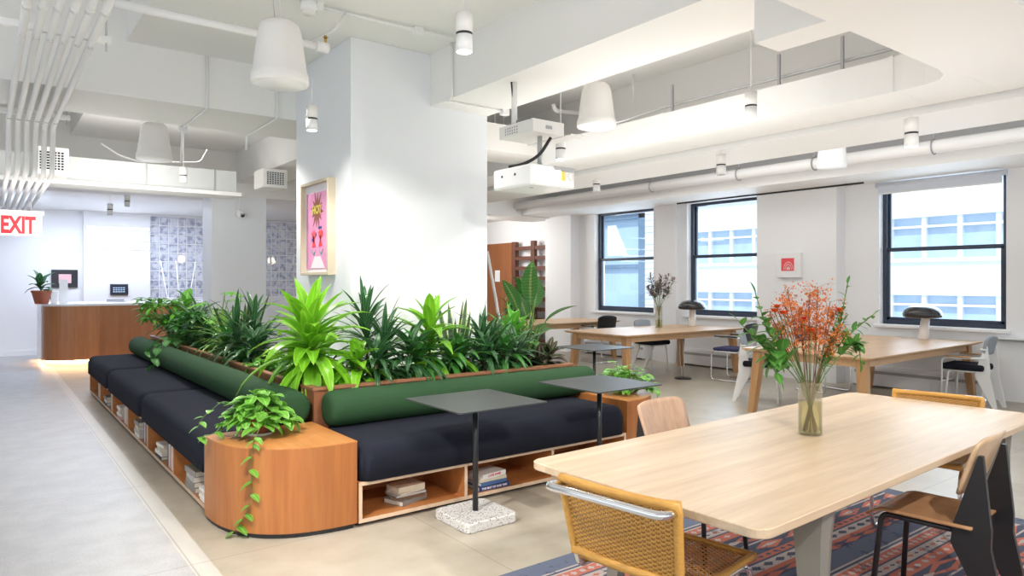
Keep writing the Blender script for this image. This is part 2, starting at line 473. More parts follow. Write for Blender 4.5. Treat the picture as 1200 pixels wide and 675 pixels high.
def dup(o, loc, rz, label, group=None):
    c = copy_tree(o); c.location = loc; c.rotation_euler = (0, 0, rz); c['label'] = label
    if group: c['group'] = group
    return c
def struct(name, mb, mat, loc=None):
    o = mb.build(name, mat, loc=loc); o['kind'] = 'structure'; return o
def bx(name, mat, *a, bev=0): return struct(name, MB().box(*a, bev=bev), mat)
def arc(c, r, a0, a1, n, plane='yz', x=0):
    out = []
    for i in range(n+1):
        a = a0+(a1-a0)*i/n
        u, v = c[0]+r*math.cos(a), c[1]+r*math.sin(a)
        out.append((x, u, v) if plane == 'yz' else ((u, v, x) if plane == 'xy' else (u, x, v)))
    return out
def round_path(pts, r, n=5):
    """polyline with rounded corners"""
    pts = [Vector(p) for p in pts]; out = [pts[0]]
    for a, b, c in zip(pts, pts[1:], pts[2:]):
        d1 = (a-b); d2 = (c-b); rr = min(r, d1.length*.49, d2.length*.49)
        p, q = b+d1.normalized()*rr, b+d2.normalized()*rr
        for i in range(n+1):
            t = i/n; out.append(p*(1-t)**2+b*2*t*(1-t)+q*t*t)
    out.append(pts[-1]); return out
def text_mesh(name, s, size, mat, M, parent=None, depth=.002, bold=0, sx=1):
    cu = bpy.data.curves.new('txt', 'FONT'); cu.body = s; cu.size = size; cu.extrude = depth; cu.offset = bold
    cu.align_x = 'CENTER'; cu.align_y = 'CENTER'
    t = bpy.data.objects.new('txt', cu); COL.objects.link(t)
    dg = bpy.context.evaluated_depsgraph_get()
    me = bpy.data.meshes.new_from_object(t.evaluated_get(dg)); bpy.data.objects.remove(t)
    me.transform(M @ Matrix.Diagonal((sx, 1, 1, 1))); me.materials.clear(); me.materials.append(MATS[mat]); me.name = name
    o = bpy.data.objects.new(name, me); COL.objects.link(o)
    if parent: o.parent = parent
    return o

# ------------------------------------------------------------------ camera (level, at 1.5 m)
H = 1.5
FPX = 818.
YAW = math.atan(620/FPX)
sA, cA = math.sin(YAW), math.cos(YAW)
def ray(px, py):
    u = (px-600)/FPX; v = (330-py)/FPX
    return Vector((sA+u*cA, cA-u*sA, v))
def onZ(px, py, z): r = ray(px, py); t = (z-H)/r.z; return Vector((r.x*t, r.y*t, z))
def onX(px, py, x): r = ray(px, py); t = x/r.x; return Vector((x, r.y*t, H+r.z*t))
def onY(px, py, y): r = ray(px, py); t = y/r.y; return Vector((r.x*t, y, H+r.z*t))
cam_d = bpy.data.cameras.new('camera'); cam = bpy.data.objects.new('camera', cam_d); COL.objects.link(cam)
cam_d.sensor_width = 36; cam_d.lens = 36*FPX/1200; cam_d.shift_y = -7.5/1200
cam_d.clip_start = .05; cam_d.clip_end = 300
cam.location = (0, 0, H); cam.rotation_euler = (R(90), 0, -YAW)
scene.camera = cam

# ================================================================== THE SETTING
WX = 10.25
bx('floor', 'floor_concrete', -6, WX+.3, -6, 17.6, -.12, 0)
bx('ceiling', 'ceiling_paint', 1.0, WX+.3, -6, 19.8, 3.6, 4.05)
bx('ceiling', 'ceiling_paint', -6, 1.0, -6, 19.8, 3.9, 4.05)
bx('ceiling_reception', 'ceiling_paint', -6, WX, 12.75, 17.3, 3.0, 3.08)
# window wall with four openings
WINS = [(9.03, 10.65), (6.67, 8.23), (3.24, 4.80), (-.3, 1.26)]
ZS, ZT = .895, 2.92
mb = MB()
mb.box(WX, WX+.3, -6, 19.8, -.1, ZS); mb.box(WX, WX+.3, -6, 19.8, ZT, 3.6)
edges = [19.8]
ys = sorted(WINS, key=lambda w: -w[0]); prev = 19.8
for a, b in ys: mb.box(WX, WX+.3, b, prev, ZS, ZT); prev = a
mb.box(WX, WX+.3, -6, prev, ZS, ZT)
struct('wall_right', mb, 'wall_paint')
bx('column_window', 'wall_paint', 10.0, WX, 5.30, 6.62, 0, 2.92)
bx('column_corner', 'wall_paint', 9.98, WX, 11.1, 11.94, 0, 2.92)
bx('column_window', 'wall_paint', 10.14, WX, 8.40, 8.88, 0, 2.92)
for i, (a, b) in enumerate(WINS, 1):
    f = MB(); x0, x1 = 10.36, 10.47; zm = 1.955; t = .055
    f.box(x0, x1, a, a+t, ZS, ZT, .006); f.box(x0, x1, b-t, b, ZS, ZT, .006)
    f.box(x0, x1, a+t, b-t, ZS, ZS+.06, .006); f.box(x0, x1, a+t, b-t, ZT-.05, ZT, .006)
    f.box(x0+.005, x0+.045, a+t, b-t, zm-.028, zm+.028, .004)         # lower sash, inside
    for y0 in (a+t, b-t-.04): f.box(x0+.005, x0+.045, y0, y0+.04, ZS+.06, zm, .004)
    f.box(x0+.005, x0+.045, a+t, b-t, ZS+.06, ZS+.10, .004)
    for y0 in (a+t, b-t-.03): f.box(x0+.06, x1-.005, y0, y0+.03, zm, ZT-.05, .004)
    o = struct('window_%d' % i, f, 'window_frame_paint')
    g = MB().box(x0+.02, x0+.026, a+t+.02, b-t-.02, ZS+.08, zm).box(x0+.08, x0+.086, a+t, b-t, zm, ZT-.05).build('window_glass', 'window_glass', o)
    bx('trim_%d' % i, 'wall_paint', WX-.06, WX+.02, a-.06, b+.06, ZS-.045, ZS-.005, bev=.006)
# open roller blind above the nearest visible window
bl = thing('roller_blind', 'pale grey roller blind drawn up above the rightmost window', 'blind', (10.20, 4.02, 2.87))
MB().tube([(0, -.80, 0), (0, .80, 0)], .035, 12).build('roller_tube', 'blind_fabric', bl)
MB().box(-.028, -.022, -.76, .76, -.115, 0).build('blind_cloth', 'blind_fabric', bl)
MB().box(-.034, -.016, -.76, .76, -.135, -.113, .004).build('bottom_bar', 'white_metal', bl)
# black curtain track under the perimeter soffit
tag(MB().box(9.985, 10.01, 4.9, 8.25, 2.895, 2.92).build('curtain_track', 'black_metal'), 'thin black curtain track under the soffit by the windows', 'curtain track')
# perimeter beam and the pipe along it
bx('beam_perimeter', 'ceiling_paint', 9.2, WX, -6, 11.79, 2.92, 3.06)
# band of beams over the right half
bx('beam_middle', 'ceiling_paint', 3.30, 3.94, 2.2, 11.8, 3.12, 3.6)
bx('beam_middle', 'ceiling_paint', 3.30, 3.94, -6, 2.2, 3.12, 3.6)
mb = MB()
mb.prism([(2.0, 1.15), (4.9, 1.15), (4.9, 2.15), (4.885, 2.0), (4.83, 1.89), (4.74, 1.83), (4.58, 1.8), (3.53, 1.8), (3.53, 2.2), (3.30, 2.2), (3.30, 1.8), (2.0, 1.8)], 2.78, 3.119)
struct('beam_cross', mb, 'ceiling_paint')
bx('beam_window_bay', 'ceiling_paint', 5.50, 6.30, -6, 11.8, 2.73, 3.6)
bx('beam_left', 'ceiling_paint', -6, 3.3, 6.9, 7.85, 3.12, 3.9)
bx('beam_header', 'ceiling_paint', -6, WX, 11.8, 12.75, 2.89, 3.9)
bx('column_main', 'column_paint', 2.51, 3.94, 5.60, 6.899, 0, 3.6, bev=.004)
bx('column_back', 'column_paint', 2.92, 3.78, 11.8, 12.4, 0, 2.89, bev=.004)
# back wall with two glass-block panels
GB = [(2.98, 4.12), (5.30, 6.63)]; g0, g1 = 1.13, 2.97
mb = MB(); mb.box(-6, WX, 17.3, 17.5, -.1, g0); mb.box(-6, WX, 17.3, 17.5, g1, 3.9)
p = -6
for a, b in GB: mb.box(p, a, 17.3, 17.5, g0, g1); p = b
mb.box(p, WX, 17.3, 17.5, g0, g1)
struct('wall_back', mb, 'wall_paint')
bx('wall_reception', 'wall_paint', 1.69, 2.96, 17.2, 17.3, 0, 3.0)
bx('wall_far', 'wall_paint', -6, WX, 19.6, 19.8, 0, 3.6)
bx('floor_far', 'floor_concrete', -6, WX, 17.6, 19.8, -.12, 0)
bx('wall_left', 'wall_paint', -6.2, -6, 6.9, 19.8, 0, 3.9)
bx('baseboard_back', 'wall_paint', -6, 1.69, 17.28, 17.3, 0, .1)
for i, (a, b) in enumerate(GB):
    n = round((b-a)/.2); w = (b-a)/n; h = (g1-g0)/9; m_ = MB()
    for ix in range(n):
        for iz in range(9): m_.box(a+ix*w+.007, a+(ix+1)*w-.007, 17.34, 17.43, g0+iz*h+.007, g0+(iz+1)*h-.007, .018)
    o = struct('window_%d' % (5+i), m_, 'glass_block')
    gr = MB()
    for ix in range(n+1): gr.box(a+ix*w-.011, a+ix*w+.011, 17.335, 17.42, g0, g1)
    for iz in range(10): gr.box(a, b, 17.333, 17.418, g0+iz*h-.011, g0+iz*h+.011)
    gr.build('window_grout', 'counter_white', o)
for px, py, lab in ((212, 304, 'blurred warm globe lamp glowing behind the glass blocks beside the far column'), (318, 306, 'blurred warm globe lamp glowing behind the narrow strip of glass blocks')):
    q = onY(px, py, 18.3); g = thing('globe_lamp', lab, 'lamp', q, group='globe lamps behind glass')
    MB().lathe([(0, -.1), (.07, -.07), (.1, 0), (.07, .07), (0, .1)], seg=16).build('globe', 'warm_bulb', g)
    MB().tube([(0, 0, .1), (0, 0, 3.6-q.z)], .008, 6).build('suspension_rod', 'black_metal', g)
# street side
def facade():
    o = MB(); fx = 32.; m_ = MB()
    zs = [(-6, -2.43), (-.85, -.85), (-.85, .0)]
    mb = MB()
    fl = 3.35; z = 4.27-fl*3
    lo = -12
    bands = []
    while z < 16: bands.append((z-1.77, z)); z += fl
    p = lo
    for a, b in bands: mb.box(fx, fx+.6, -14, 40, p, a); p = b
    mb.box(fx, fx+.6, -14, 40, p, p+3)
    for a, b in bands: mb.box(fx-.12, fx, -14, 40, a-.16, a-.02)
    w = struct('exterior_facade', mb, 'facade_white')
    fr = MB(); gl = MB()
    for a, b in bands:
        gl.box(fx+.3, fx+.34, -14, 40, a, b)
        fr.box(fx+.1, fx+.28, -14, 40, b-.46, b-.36)
        y = 10.4-1.38*17
        while y < 40: fr.box(fx+.08, fx+.3, y-.09, y+.09, a, b); y += 1.38
    fr.build('facade_mullions', 'facade_frame', w); gl.build('facade_glazing', 'facade_glass', w)
facade()
# neighbouring brick wing seen through the far window
bw = struct('exterior_wing', MB().box(13.3, 13.9, 11.2, 12.0, -4, 8).box(13.3, 13.9, 12.0, 17, -4, .6).box(13.3, 13.9, 12.0, 17, 3.25, 8), 'brick_white')
MB().box(13.5, 13.54, 12.0, 17, .6, 3.25).build('wing_glass', 'neighbour_glass', bw)
MB().box(13.36, 13.5, 12.0, 12.28, .6, 3.25, .01).box(13.36, 13.5, 12.02, 17, .6, .75, .01).box(13.36, 13.5, 12.02, 17, 3.12, 3.25, .01).box(13.4, 13.5, 12.02, 17, 1.85, 1.95, .01).build('wing_frame', 'neighbour_frame', bw)
# wood panelling and open shelving on the window wall's far end
bx('wall_panelling', 'wall_veneer', 10.17, WX-.001, 13.25, 17.3, 0, 2.44)
sh = thing('open_shelving', 'dark wood open shelving with many boards beside the wood panelling', 'shelving', (10.05, 12.45, 0))
for y in (-.70, 0, .72): MB().box(-.03, .06, y-.07, y+.07, 0, 2.44, .004).build('post', 'dark_veneer', sh)
z = .12
while z < 2.4:
    for a, b in ((-.63, -.07), (.07, .65)): MB().box(-.02, .05, a, b, z, z+.085, .003).build('shelf_board', 'dark_veneer', sh)
    z += .235
q = onX(583, 323.5, 10.165)
tag(MB().box(10.155, 10.169, q.y-.1, q.y+.1, q.z-.14, q.z+.14, .002).build('wall_plaque', 'frame_white'), 'small white plaque on the wood panelling', 'sign')

# ---- pipes, ducts and things hung from the ceiling
tag(MB().tube([(9.05, -6, 3.11), (9.05, 11.79, 3.11)], .08, 16).build('heating_pipe', 'white_pipe'), 'fat white pipe running along the top of the window wall', 'pipe')
for k, y in enumerate((2.55, 3.6, 5.1, 6.3, 8.0)):
    tag(MB().tube([(9.05, y, 3.05), (9.05, y, 3.6)], .012, 6).tube([(9.05+.09*math.cos(a), y, 3.11+.09*math.sin(a)) for a in [i*PI/8 for i in range(16)]], .008, 6, closed=True).build('pipe_hanger', 'dark_rod'),
        'grey hanger rod holding the fat pipe, %s from the right' % ('first', 'second', 'third', 'fourth', 'fifth')[k], 'pipe hanger', 'pipe hangers')
d1 = thing('air_duct', 'long white rectangular air duct hung beside the beam in the right bay', 'duct', (5.18, 3, 2.9))
MB().box(-.28, .28, -9, 8.8, -.12, .12).build('duct_body', 'ceiling_paint', d1)
for y in (-1.25, -.8, 1.2, 2.6, 3.4): MB().box(-.287, .28, y, y+.03, -.121, .127).build('duct_flange', 'ceiling_paint', d1)
tag(MB().tube(round_path([(4.98, -2, 3.10), (4.98, 4.3, 3.10), (4.9, 4.75, 3.04), (4.75, 5.1, 3.03)], .3, 6), .014, 8).build('thin_conduit', 'galvanised'), 'thin grey conduit lying along the top of the right air duct', 'conduit')
for k, y in enumerate((2.55, 3.05, 4.1)):
    tag(MB().box(4.905, 4.925, y, y+.02, 3.02, 3.26).build('strap_rod', 'dark_rod'), 'short grey rod standing above the right air duct, %s from the right' % ('first', 'second', 'third')[k], 'hanger rod', 'duct rods')
dc = thing('cross_duct', 'short pale metal duct crossing behind the projector', 'duct', (4.45, 6.2, 3.0))
MB().box(-.44, .44, -.3, .3, -.13, .15).build('duct_body', 'shade_white', dc)
MB().box(-.5, -.44, -.34, .34, -.17, .19, .004).build('duct_flange', 'galvanised', dc)
# left duct with two grille boxes
dl = thing('low_duct', 'long white duct crossing below the ceiling at the back left', 'duct', (-.2, 10.35, 2.9))
MB().box(-3.0, 3.05, -.15, .25, -.15, .15).build('duct_body', 'duct_grey', dl)
MB().box(-3.0, 3.1, -.22, .25, -.20, -.15).build('duct_lip', 'ceiling_paint', dl)
for x in (-2.2, -.1, 1.9, 2.75): MB().box(x, x+.02, -.157, .25, -.15, .157).build('duct_flange', 'galvanised', dl)
def grille(name, lab, q, w, h, dep):
    t = thing(name, lab, 'air vent', q)
    f = MB(); f.box(-w/2, w/2, -dep, dep, -h/2, h/2, .008); f.build('vent_box', 'shade_white', t)
    g = MB(); g.box(-w*.36, w*.36, -dep-.004, -dep-.001, -h*.34, h*.34); g.build('vent_opening', 'screen_dark', t)
    g = MB(); n = 7
    for i in range(n+1):
        x = -w*.36+w*.72*i/n; g.box(x-.004, x+.004, -dep-.015, -dep, -h*.34, h*.34)
        z = -h*.34+h*.68*i/n; g.box(-w*.36, w*.36, -dep-.015, -dep, z-.004, z+.004)
    g.build('vent_grille', 'white_metal', t)
q = onY(59, 191, 9.9); grille('vent_unit', 'square white vent with dark grille beside the bundle of conduits', q, .34, .32, .2)
q = onY(317, 211, 9.9); grille('vent_unit', 'small white vent unit with dark grille left of the big column', q, .34, .26, .2)

# six painted conduits
PX = [.56-.073*k for k in range(6)]
ordn = ['first', 'second', 'third', 'fourth', 'fifth', 'sixth', 'seventh', 'eighth', 'ninth', 'tenth']
for k, x in enumerate(PX):
    t = thing('conduit', 'white painted conduit, %s from the right in the bundle overhead' % ordn[k], 'conduit', (x, 0, 0), group='bundle of conduits overhead')
    yb = 8.4-.03*k
    path = round_path([(0, -4, 3.05), (0, yb, 3.05), (0, yb+.04, 2.58), (0, 17.25, 2.58)], .16, 6)
    MB().tube(path, .0235, 10).build('conduit_tube', 'white_pipe', t)
    for y in (4.55+.03*k, 8.15): MB().tube([(0, y, 3.05), (0, y+.07, 3.05)], .0262, 10).build('coupling', 'white_pipe', t)
    for y in (5.30, 8.05): MB().box(-.016, .016, y-.012, y+.012, 3.02, 3.085, .003).build('clamp', 'galvanised', t)
for y, lab in ((5.30, 'white strut channel carrying the overhead conduits nearest the camera'), (8.05, 'white strut channel carrying the overhead conduits by the beam')):
    t = thing('strut_channel', lab, 'strut', (.38, y, 3.10))
    MB().box(-.34, .30, -.02, .02, -.025, .02, .003).build('channel', 'white_metal', t)
    for x in (-.31, .27): MB().tube([(x, 0, -.08), (x, 0, .79 if y < 6.9 or y > 7.85 else .02)], .006, 6).build('threaded_rod', 'galvanised', t)
# sprinkler pipe running across, with branches
sp = thing('sprinkler_pipe', 'white sprinkler pipe running across below the ceiling at upper left', 'pipe', (0, 0, 0))
a = onY(134, 4, 4.9)
zz = a.z
MB().tube(round_path([(.62, 4.9, zz), (1.3, 4.9, zz), (1.98, 4.9, zz)], .05), .027, 12).build('pipe_run', 'white_pipe', sp)
MB().tube([(1.93, 4.9, zz), (2.02, 4.9, zz)], .038, 12).build('elbow', 'white_pipe', sp)
MB().tube([(2.0, 4.9, zz), (2.0, 4.9, zz+.09)], .011, 8).tube([(2.0, 4.9, zz+.075), (2.0, 4.9, zz+.08)], .02, 8).build('sprinkler_head', 'brass', sp)
def conduit_drop(lab, pts, r=.011, boxes=()):
    t = thing('conduit_drop', lab, 'conduit', (0, 0, 0))
    MB().tube(round_path(pts, .05), r, 8).build('conduit_tube', 'white_pipe', t)
    for p in boxes: MB().box(p[0]-.04, p[0]+.04, p[1]-.03, p[1]+.03, p[2]-.03, p[2]+.03, .006).build('junction_box', 'white_metal', t)
x = onY(243, 60, 6.88).x
conduit_drop('white conduit dropping down the left beam with a box at its foot', [(x, 6.88, 3.6), (x, 6.88, 3.105), (x, 7.9, 3.105), (x-.0, 7.95, 2.75)], .012, [(x, 7.88, 3.09)])
x = onY(325, 120, 6.88).x
conduit_drop('white conduit dropping down the beam left of the big column', [(x, 6.88, 3.6), (x, 6.88, 3.105), (x, 7.88, 3.105), (x, 7.9, 2.95)], .012)
conduit_drop('white conduit bent under the beam at the top of the big column', [(3.28, 5.2, 3.6), (3.28, 5.2, 3.105), (3.28, 5.3, 3.105), (3.93, 5.3, 3.105), (3.96, 5.3, 3.105)], .011, [(3.93, 5.3, 3.10)])
a = onZ(372, 8, 3.57); b = onZ(490, 36, 3.57); c = onZ(532, 44, 3.57)
conduit_drop('white ceiling conduit running to the downlight above the big column', [a, b, c], .012, [b, a])
d = onZ(345, 60, 3.5); conduit_drop('short white conduit branching off at upper left of the column', [onZ(405, 15, 3.57), onZ(392, 36, 3.4), d], .010)
a = onY(78, 126, 8.3); conduit_drop('thin grey pipe crossing below the left beam', [(-2, 8.3, a.z), (2.45, 8.3, a.z)], .012)
conduit_drop('curved white pipe hanging behind the far pendant speaker', [onY(118, 168, 8.9), onY(140, 182, 8.9), onY(165, 190, 8.9), onY(235, 190, 8.9), onY(243, 175, 8.9)], .008)
conduit_drop('white elbow pipe behind the pendant speaker right of the column', [onY(648, 122, 5.9), onY(651, 130, 5.9), onY(690, 134, 5.9), onY(740, 130, 5.9)], .024)
for k, (px, yy, y0) in enumerate(((580, 150, 6.6), (590, 150, 6.6), (742, 120, 4.9))):
    q = onY(px, 165 if k < 2 else 120, y0)
    conduit_drop(('thin grey vertical conduit just right of the big column', 'second thin vertical conduit right of the big column', 'slim white rod hanging right of the pendant speaker')[k], [(q.x, q.y, q.z), (q.x, q.y, 3.6)], .008)

def pendant_speaker(q, lab, rod_top=3.6):
    t = thing('pendant_speaker', lab, 'speaker', q, group='pendant speakers')
    MB().lathe([(0, .0), (.150, .0), (.172, .006), (.178, .02), (.176, .055), (.170, .075), (.166, .08), (.150, .20), (.132, .33), (.118, .375), (.09, .395), (.03, .40), (.0, .40)], seg=40).build('housing', 'shade_white', t)
    MB().lathe([(0, -.003), (.145, -.003), (.150, .004)], seg=40).build('speaker_grille', 'white_metal', t)
    MB().lathe([(0, .43), (.018, .43), (.02, .40)], seg=12).build('cap', 'white_metal', t)
    MB().tube([(0, 0, .43), (.0, 0, rod_top-q.z)], .004, 6).build('cable', 'white_pipe', t)
    MB().tube([(-.03, 0, .40), (-.05, 0, .6), (-.02, 0, rod_top-q.z)], .003, 6).build('safety_wire', 'galvanised', t)
    return t
r_ = ray(328, 100); pendant_speaker(r_*4.4+Vector((0, 0, H)), 'large white pendant speaker hanging left of the big column', 3.6)
r_ = ray(181, 188); pendant_speaker(r_*7.45+Vector((0, 0, H)), 'white pendant speaker hanging beyond the left beam', 3.6)
r_ = ray(699, 150); pendant_speaker(r_*6.3+Vector((0, 0, H)), 'cream pendant speaker hanging right of the big column', 3.6)

SPOTS = []
def downlight(px, py, dia_px, lab, top=3.6, power=60, aim=None, glow=True):
    dep = .088*FPX/dia_px; q = ray(px, py)*dep+Vector((0, 0, H))
    t = thing('downlight', lab, 'downlight', q, group='cylinder downlights')
    MB().lathe([(.040, 0), (.044, 0), (.044, .085), (.0, .085)], seg=24).build('lower_housing', 'white_metal', t)
    MB().lathe([(.0, .085), (.043, .085), (.043, .098), (.0, .098)], seg=24).build('black_ring', 'black_metal', t)
    MB().lathe([(.0, .098), (.044, .098), (.044, .195), (.0, .197)], seg=24).build('upper_housing', 'shade_white', t)
    MB().lathe([(0, .012), (.040, .012), (.040, .010)], seg=24).build('lens', 'lamp_glow' if glow else 'white_gloss', t)
    if top-q.z > .22: MB().tube([(0, 0, .195), (0, 0, top-q.z)], .0035, 6).build('cord', 'white_pipe', t)
    if power: SPOTS.append((q, aim, power))
    return t
downlight(544, 61, 20, 'large lit cylinder downlight over the front of the big column', power=70, aim=(2.9, 4.6, 0))
downlight(365.5, 153, 13, 'small lit cylinder downlight at the left side of the big column', top=3.12, power=40, aim=(1.9, 6.4, 0))
downlight(880, 139, 14, 'lit cylinder downlight hanging before the right air duct', power=25, aim=(4.6, 3.4, 0))
downlight(657, 187, 12, 'cylinder downlight hanging just above the projector', power=50, aim=(4.3, 5.6, 0))
downlight(1068, 172, 15, 'short cylinder downlight near the top of the rightmost window', top=3.6, power=30)
downlight(845, 205, 11, 'short cylinder downlight above the middle window', power=30, glow=False)
downlight(699, 225, 8.5, 'tiny cylinder downlight above the farthest window', power=30, glow=False)
downlight(215, 214, 8, 'tiny cylinder downlight in front of the low duct', power=0, glow=False)
downlight(149, 242, 6, 'tiny cylinder downlight at the reception, right one', power=0, top=3.0, glow=False)
downlight(129, 252, 6, 'tiny cylinder downlight at the reception, left one', power=0, top=3.0, glow=False)
# half-visible shade above the fat pipe
q = onX(975, 178, 8.5)
t = thing('pendant_speaker', 'white pendant speaker half hidden above the fat pipe', 'speaker', (8.5, q.y, q.z-.2), group='pendant speakers')
MB().lathe([(0, 0), (.17, 0), (.175, .05), (.15, .32), (.1, .38), (0, .38)], seg=30).build('housing', 'ceiling_paint', t)
MB().tube([(0, 0, .38), (0, 0, 3.6-q.z+.2)], .004, 6).build('cable', 'white_pipe', t)

# smoke detector above the left speaker
q = onZ(362, 14, 3.52)
t = thing('smoke_detector', 'round white smoke detector on the ceiling above the left pendant speaker', 'smoke detector', (q.x, q.y, 3.5))
MB().lathe([(0, 0), (.045, 0), (.05, .02), (.05, .03)], seg=20).build('sensor', 'shade_white', t)
MB().lathe([(0, .03), (.06, .03), (.065, .05), (.065, .10), (0, .10)], seg=24).build('detector_base', 'white_gloss', t)
# security camera under the header
q = onY(281, 251, 11.6)
t = thing('security_camera', 'white dome security camera hanging on the far column', 'security camera', q)
MB().lathe([(0, -.07), (.04, -.06), (.065, -.02), (.07, .02), (.05, .06), (0, .07)], seg=20).build('camera_body', 'white_gloss', t)
MB().lathe([(0, -.055), (.028, -.045), (.036, -.02), (.036, 0)], seg=16).build('camera_lens', 'black_gloss', t).location = (.03, -.05, 0)
MB().tube([(0, .02, .05), (0, .02, 3.0-.12-q.z)], .012, 8).build('bracket', 'white_metal', t)
MB().tube(round_path([(-.03, .02, .03), (-.07, .02, .12), (-.07, .02, 2.88-q.z)], .04), .006, 6).build('camera_cable', 'white_pipe', t)

# projector and its bracket
t = thing('projector', 'white ceiling projector with glowing front and yellow sticker', 'projector', (3.545, 4.39, 2.24))
MB().box(-.225, .225, -.25, .25, 0, .165, .02, seg=3).build('body', 'white_gloss', t)
MB().box(.0, .225, -.254, -.235, .125, .163, .004).build('vent_strip', 'grey_plate', t)
MB().box(-.17, .07, -.253, -.245, .02, .13, .01).build('lens_window', 'projector_glow', t)
MB().box(.075, .115, -.256, -.25, .055, .125).build('sticker', 'yellow_print', t, label='yellow sticker')
MB().lathe([(0, 0), (.028, 0), (.028, .012), (0, .012)], seg=16, M=Matrix.Translation((.175, -.262, .09))@Matrix.Rotation(R(-90), 4, 'X')).build('knob', 'white_metal', t)
for y, z in ((-.05, .1), (.12, .1)): MB().lathe([(0, 0), (.010, 0), (.010, .004), (0, .004)], seg=10, M=Matrix.Translation((-.226, y, z))@Matrix.Rotation(R(-90), 4, 'Y')).build('screw', 'black_metal', t)
MB().lathe([(0, -.001), (.018, -.001), (.018, .01)], seg=12, M=Matrix.Translation((-.1, -.1, 0))).build('foot', 'black_metal', t)
MB().box(-.06, .06, -.12, -.04, .165, .19, .003).tube([(0, -.08, .16), (0, -.08, .42)], .02, 10).build('mount', 'galvanised', t)
b = thing('mounting_box', 'flat white perforated metal box hung above the projector', 'mounting box', (3.53, 4.40, 2.66))
MB().box(-.16, .16, -.22, .22, 0, .10, .004).build('box_body', 'shade_white', b)
h_ = MB()
for i in range(6):
    for j in range(3): h_.lathe([(0, 0), (.007, 0), (.007, .003), (0, .003)], seg=8, M=Matrix.Translation((-.163, -.02+.03*i, .025+.022*j))@Matrix.Rotation(R(90), 4, 'Y'))
h_.build('perforation', 'dark_rod', b)
MB().box(-.03, .03, -.225, -.219, .035, .06).build('slot', 'grey_plate', b)
MB().box(.16, .30, -.3, .25, -.005, .005).build('side_plate', 'shade_white', b)
MB().tube([(-.08, .12, .1), (-.08, .12, .46)], .024, 12).build('support_pipe', 'white_pipe', b)
tag(MB().tube(round_path([(3.34, 4.45, 2.415), (3.42, 4.36, 2.43), (3.52, 4.28, 2.5), (3.60, 4.24, 2.645)], .1), .014, 8).build('power_cable', 'black_plastic'), 'black cable looping from the mounting box down to the projector', 'cable')
tag(MB().tube(round_path([(3.46, 4.50, 2.77), (3.44, 4.52, 2.95), (3.42, 4.52, 3.12)], .1), .008, 8).build('power_cable', 'black_plastic'), 'black cable rising from the mounting box to the beam', 'cable')

# exit sign
q = onY(12, 263, 10.1)
t = thing('exit_sign', 'white hanging sign with red EXIT letters at the left edge', 'exit sign', q)
MB().box(-.31, .31, -.012, .012, -.13, .16, .004).build('sign_plate', 'white_metal', t)
MB().box(-.33, .33, -.03, .03, .12, .17, .004).build('sign_canopy', 'shade_white', t)
text_mesh('exit_lettering', 'EXIT', .275, 'red_print', Matrix.Translation((.075, -.015, -.012))@Matrix.Rotation(R(90), 4, 'X'), t, .002, .010, .60).parent = t
MB().prism([(-.17, -.02), (-.13, .02), (-.13, -.06)], -.017, -.012, 'y').build('chevron', 'red_print', t)
for x in (-.2, .2): MB().tube([(x, 0, .16), (x, 0, .3)], .006, 6).build('hanger', 'galvanised', t)

# ================================================================== BENCH, PLANTER, RECEPTION
def cushion(name, x0, x1, y0, y1, z0, z1, mat, lab, cat='cushion', grp=None, r=.075):
    """box cushion with a generously rounded top and softly crowned seat"""
    m = MB(); nx, ny = 22, 22
    def prof(t, r_, L):                       # coordinate along one axis with extra samples near the ends
        return t
    def samples(a, b):
        out = [a+r*(1-math.cos(PI/2*i/6)) for i in range(7)]
        k = 14
        out += [a+r+(b-a-2*r)*i/k for i in range(1, k)]
        out += [b-r*(1-math.cos(PI/2*i/6)) for i in range(6, -1, -1)]
        return out
    X, Y = samples(x0, x1), samples(y0, y1)
    rows = []
    for x in X:
        row = []
        for y in Y:
            dx = max(0, r-(x-x0), r-(x1-x)); dy = max(0, r-(y-y0), r-(y1-y)); d = min(r, math.hypot(dx, dy))
            z = z1-r+math.sqrt(max(0, r*r-d*d))
            z += .012*math.sin(PI*(x-x0)/(x1-x0))*math.sin(PI*(y-y0)/(y1-y0))
            # round the plan corners a little
            px, py = x, y
            if dx > 0 and dy > 0 and math.hypot(dx, dy) > r:
                k = r/math.hypot(dx, dy); cx = x0+r if x < (x0+x1)/2 else x1-r; cy = y0+r if y < (y0+y1)/2 else y1-r
                px = cx+(x-cx)*k; py = cy+(y-cy)*k
            row.append((px, py, z))
        rows.append(row)
    rows = rows[::-1]
    g = [[m.bm.verts.new(p) for p in row] for row in rows]
    for i in range(len(g)-1):
        for j in range(len(g[0])-1): m.face([g[i][j], g[i+1][j], g[i+1][j+1], g[i][j+1]], None, True)
    rim = [g[i][0] for i in range(len(g))]+[g[-1][j] for j in range(1, len(g[0]))]+[g[i][-1] for i in range(len(g)-2, -1, -1)]+[g[0][j] for j in range(len(g[0])-2, 0, -1)]
    low = [m.bm.verts.new((v.co.x, v.co.y, z0)) for v in rim]
    n = len(rim)
    for i in range(n):
        j = (i+1) % n; m.face([rim[i], low[i], low[j], rim[j]], None, True)
    m.face(low)
    bmesh.ops.recalc_face_normals(m.bm, faces=m.bm.faces[:])
    o = m.build(name, mat); return tag(o, lab, cat, grp)

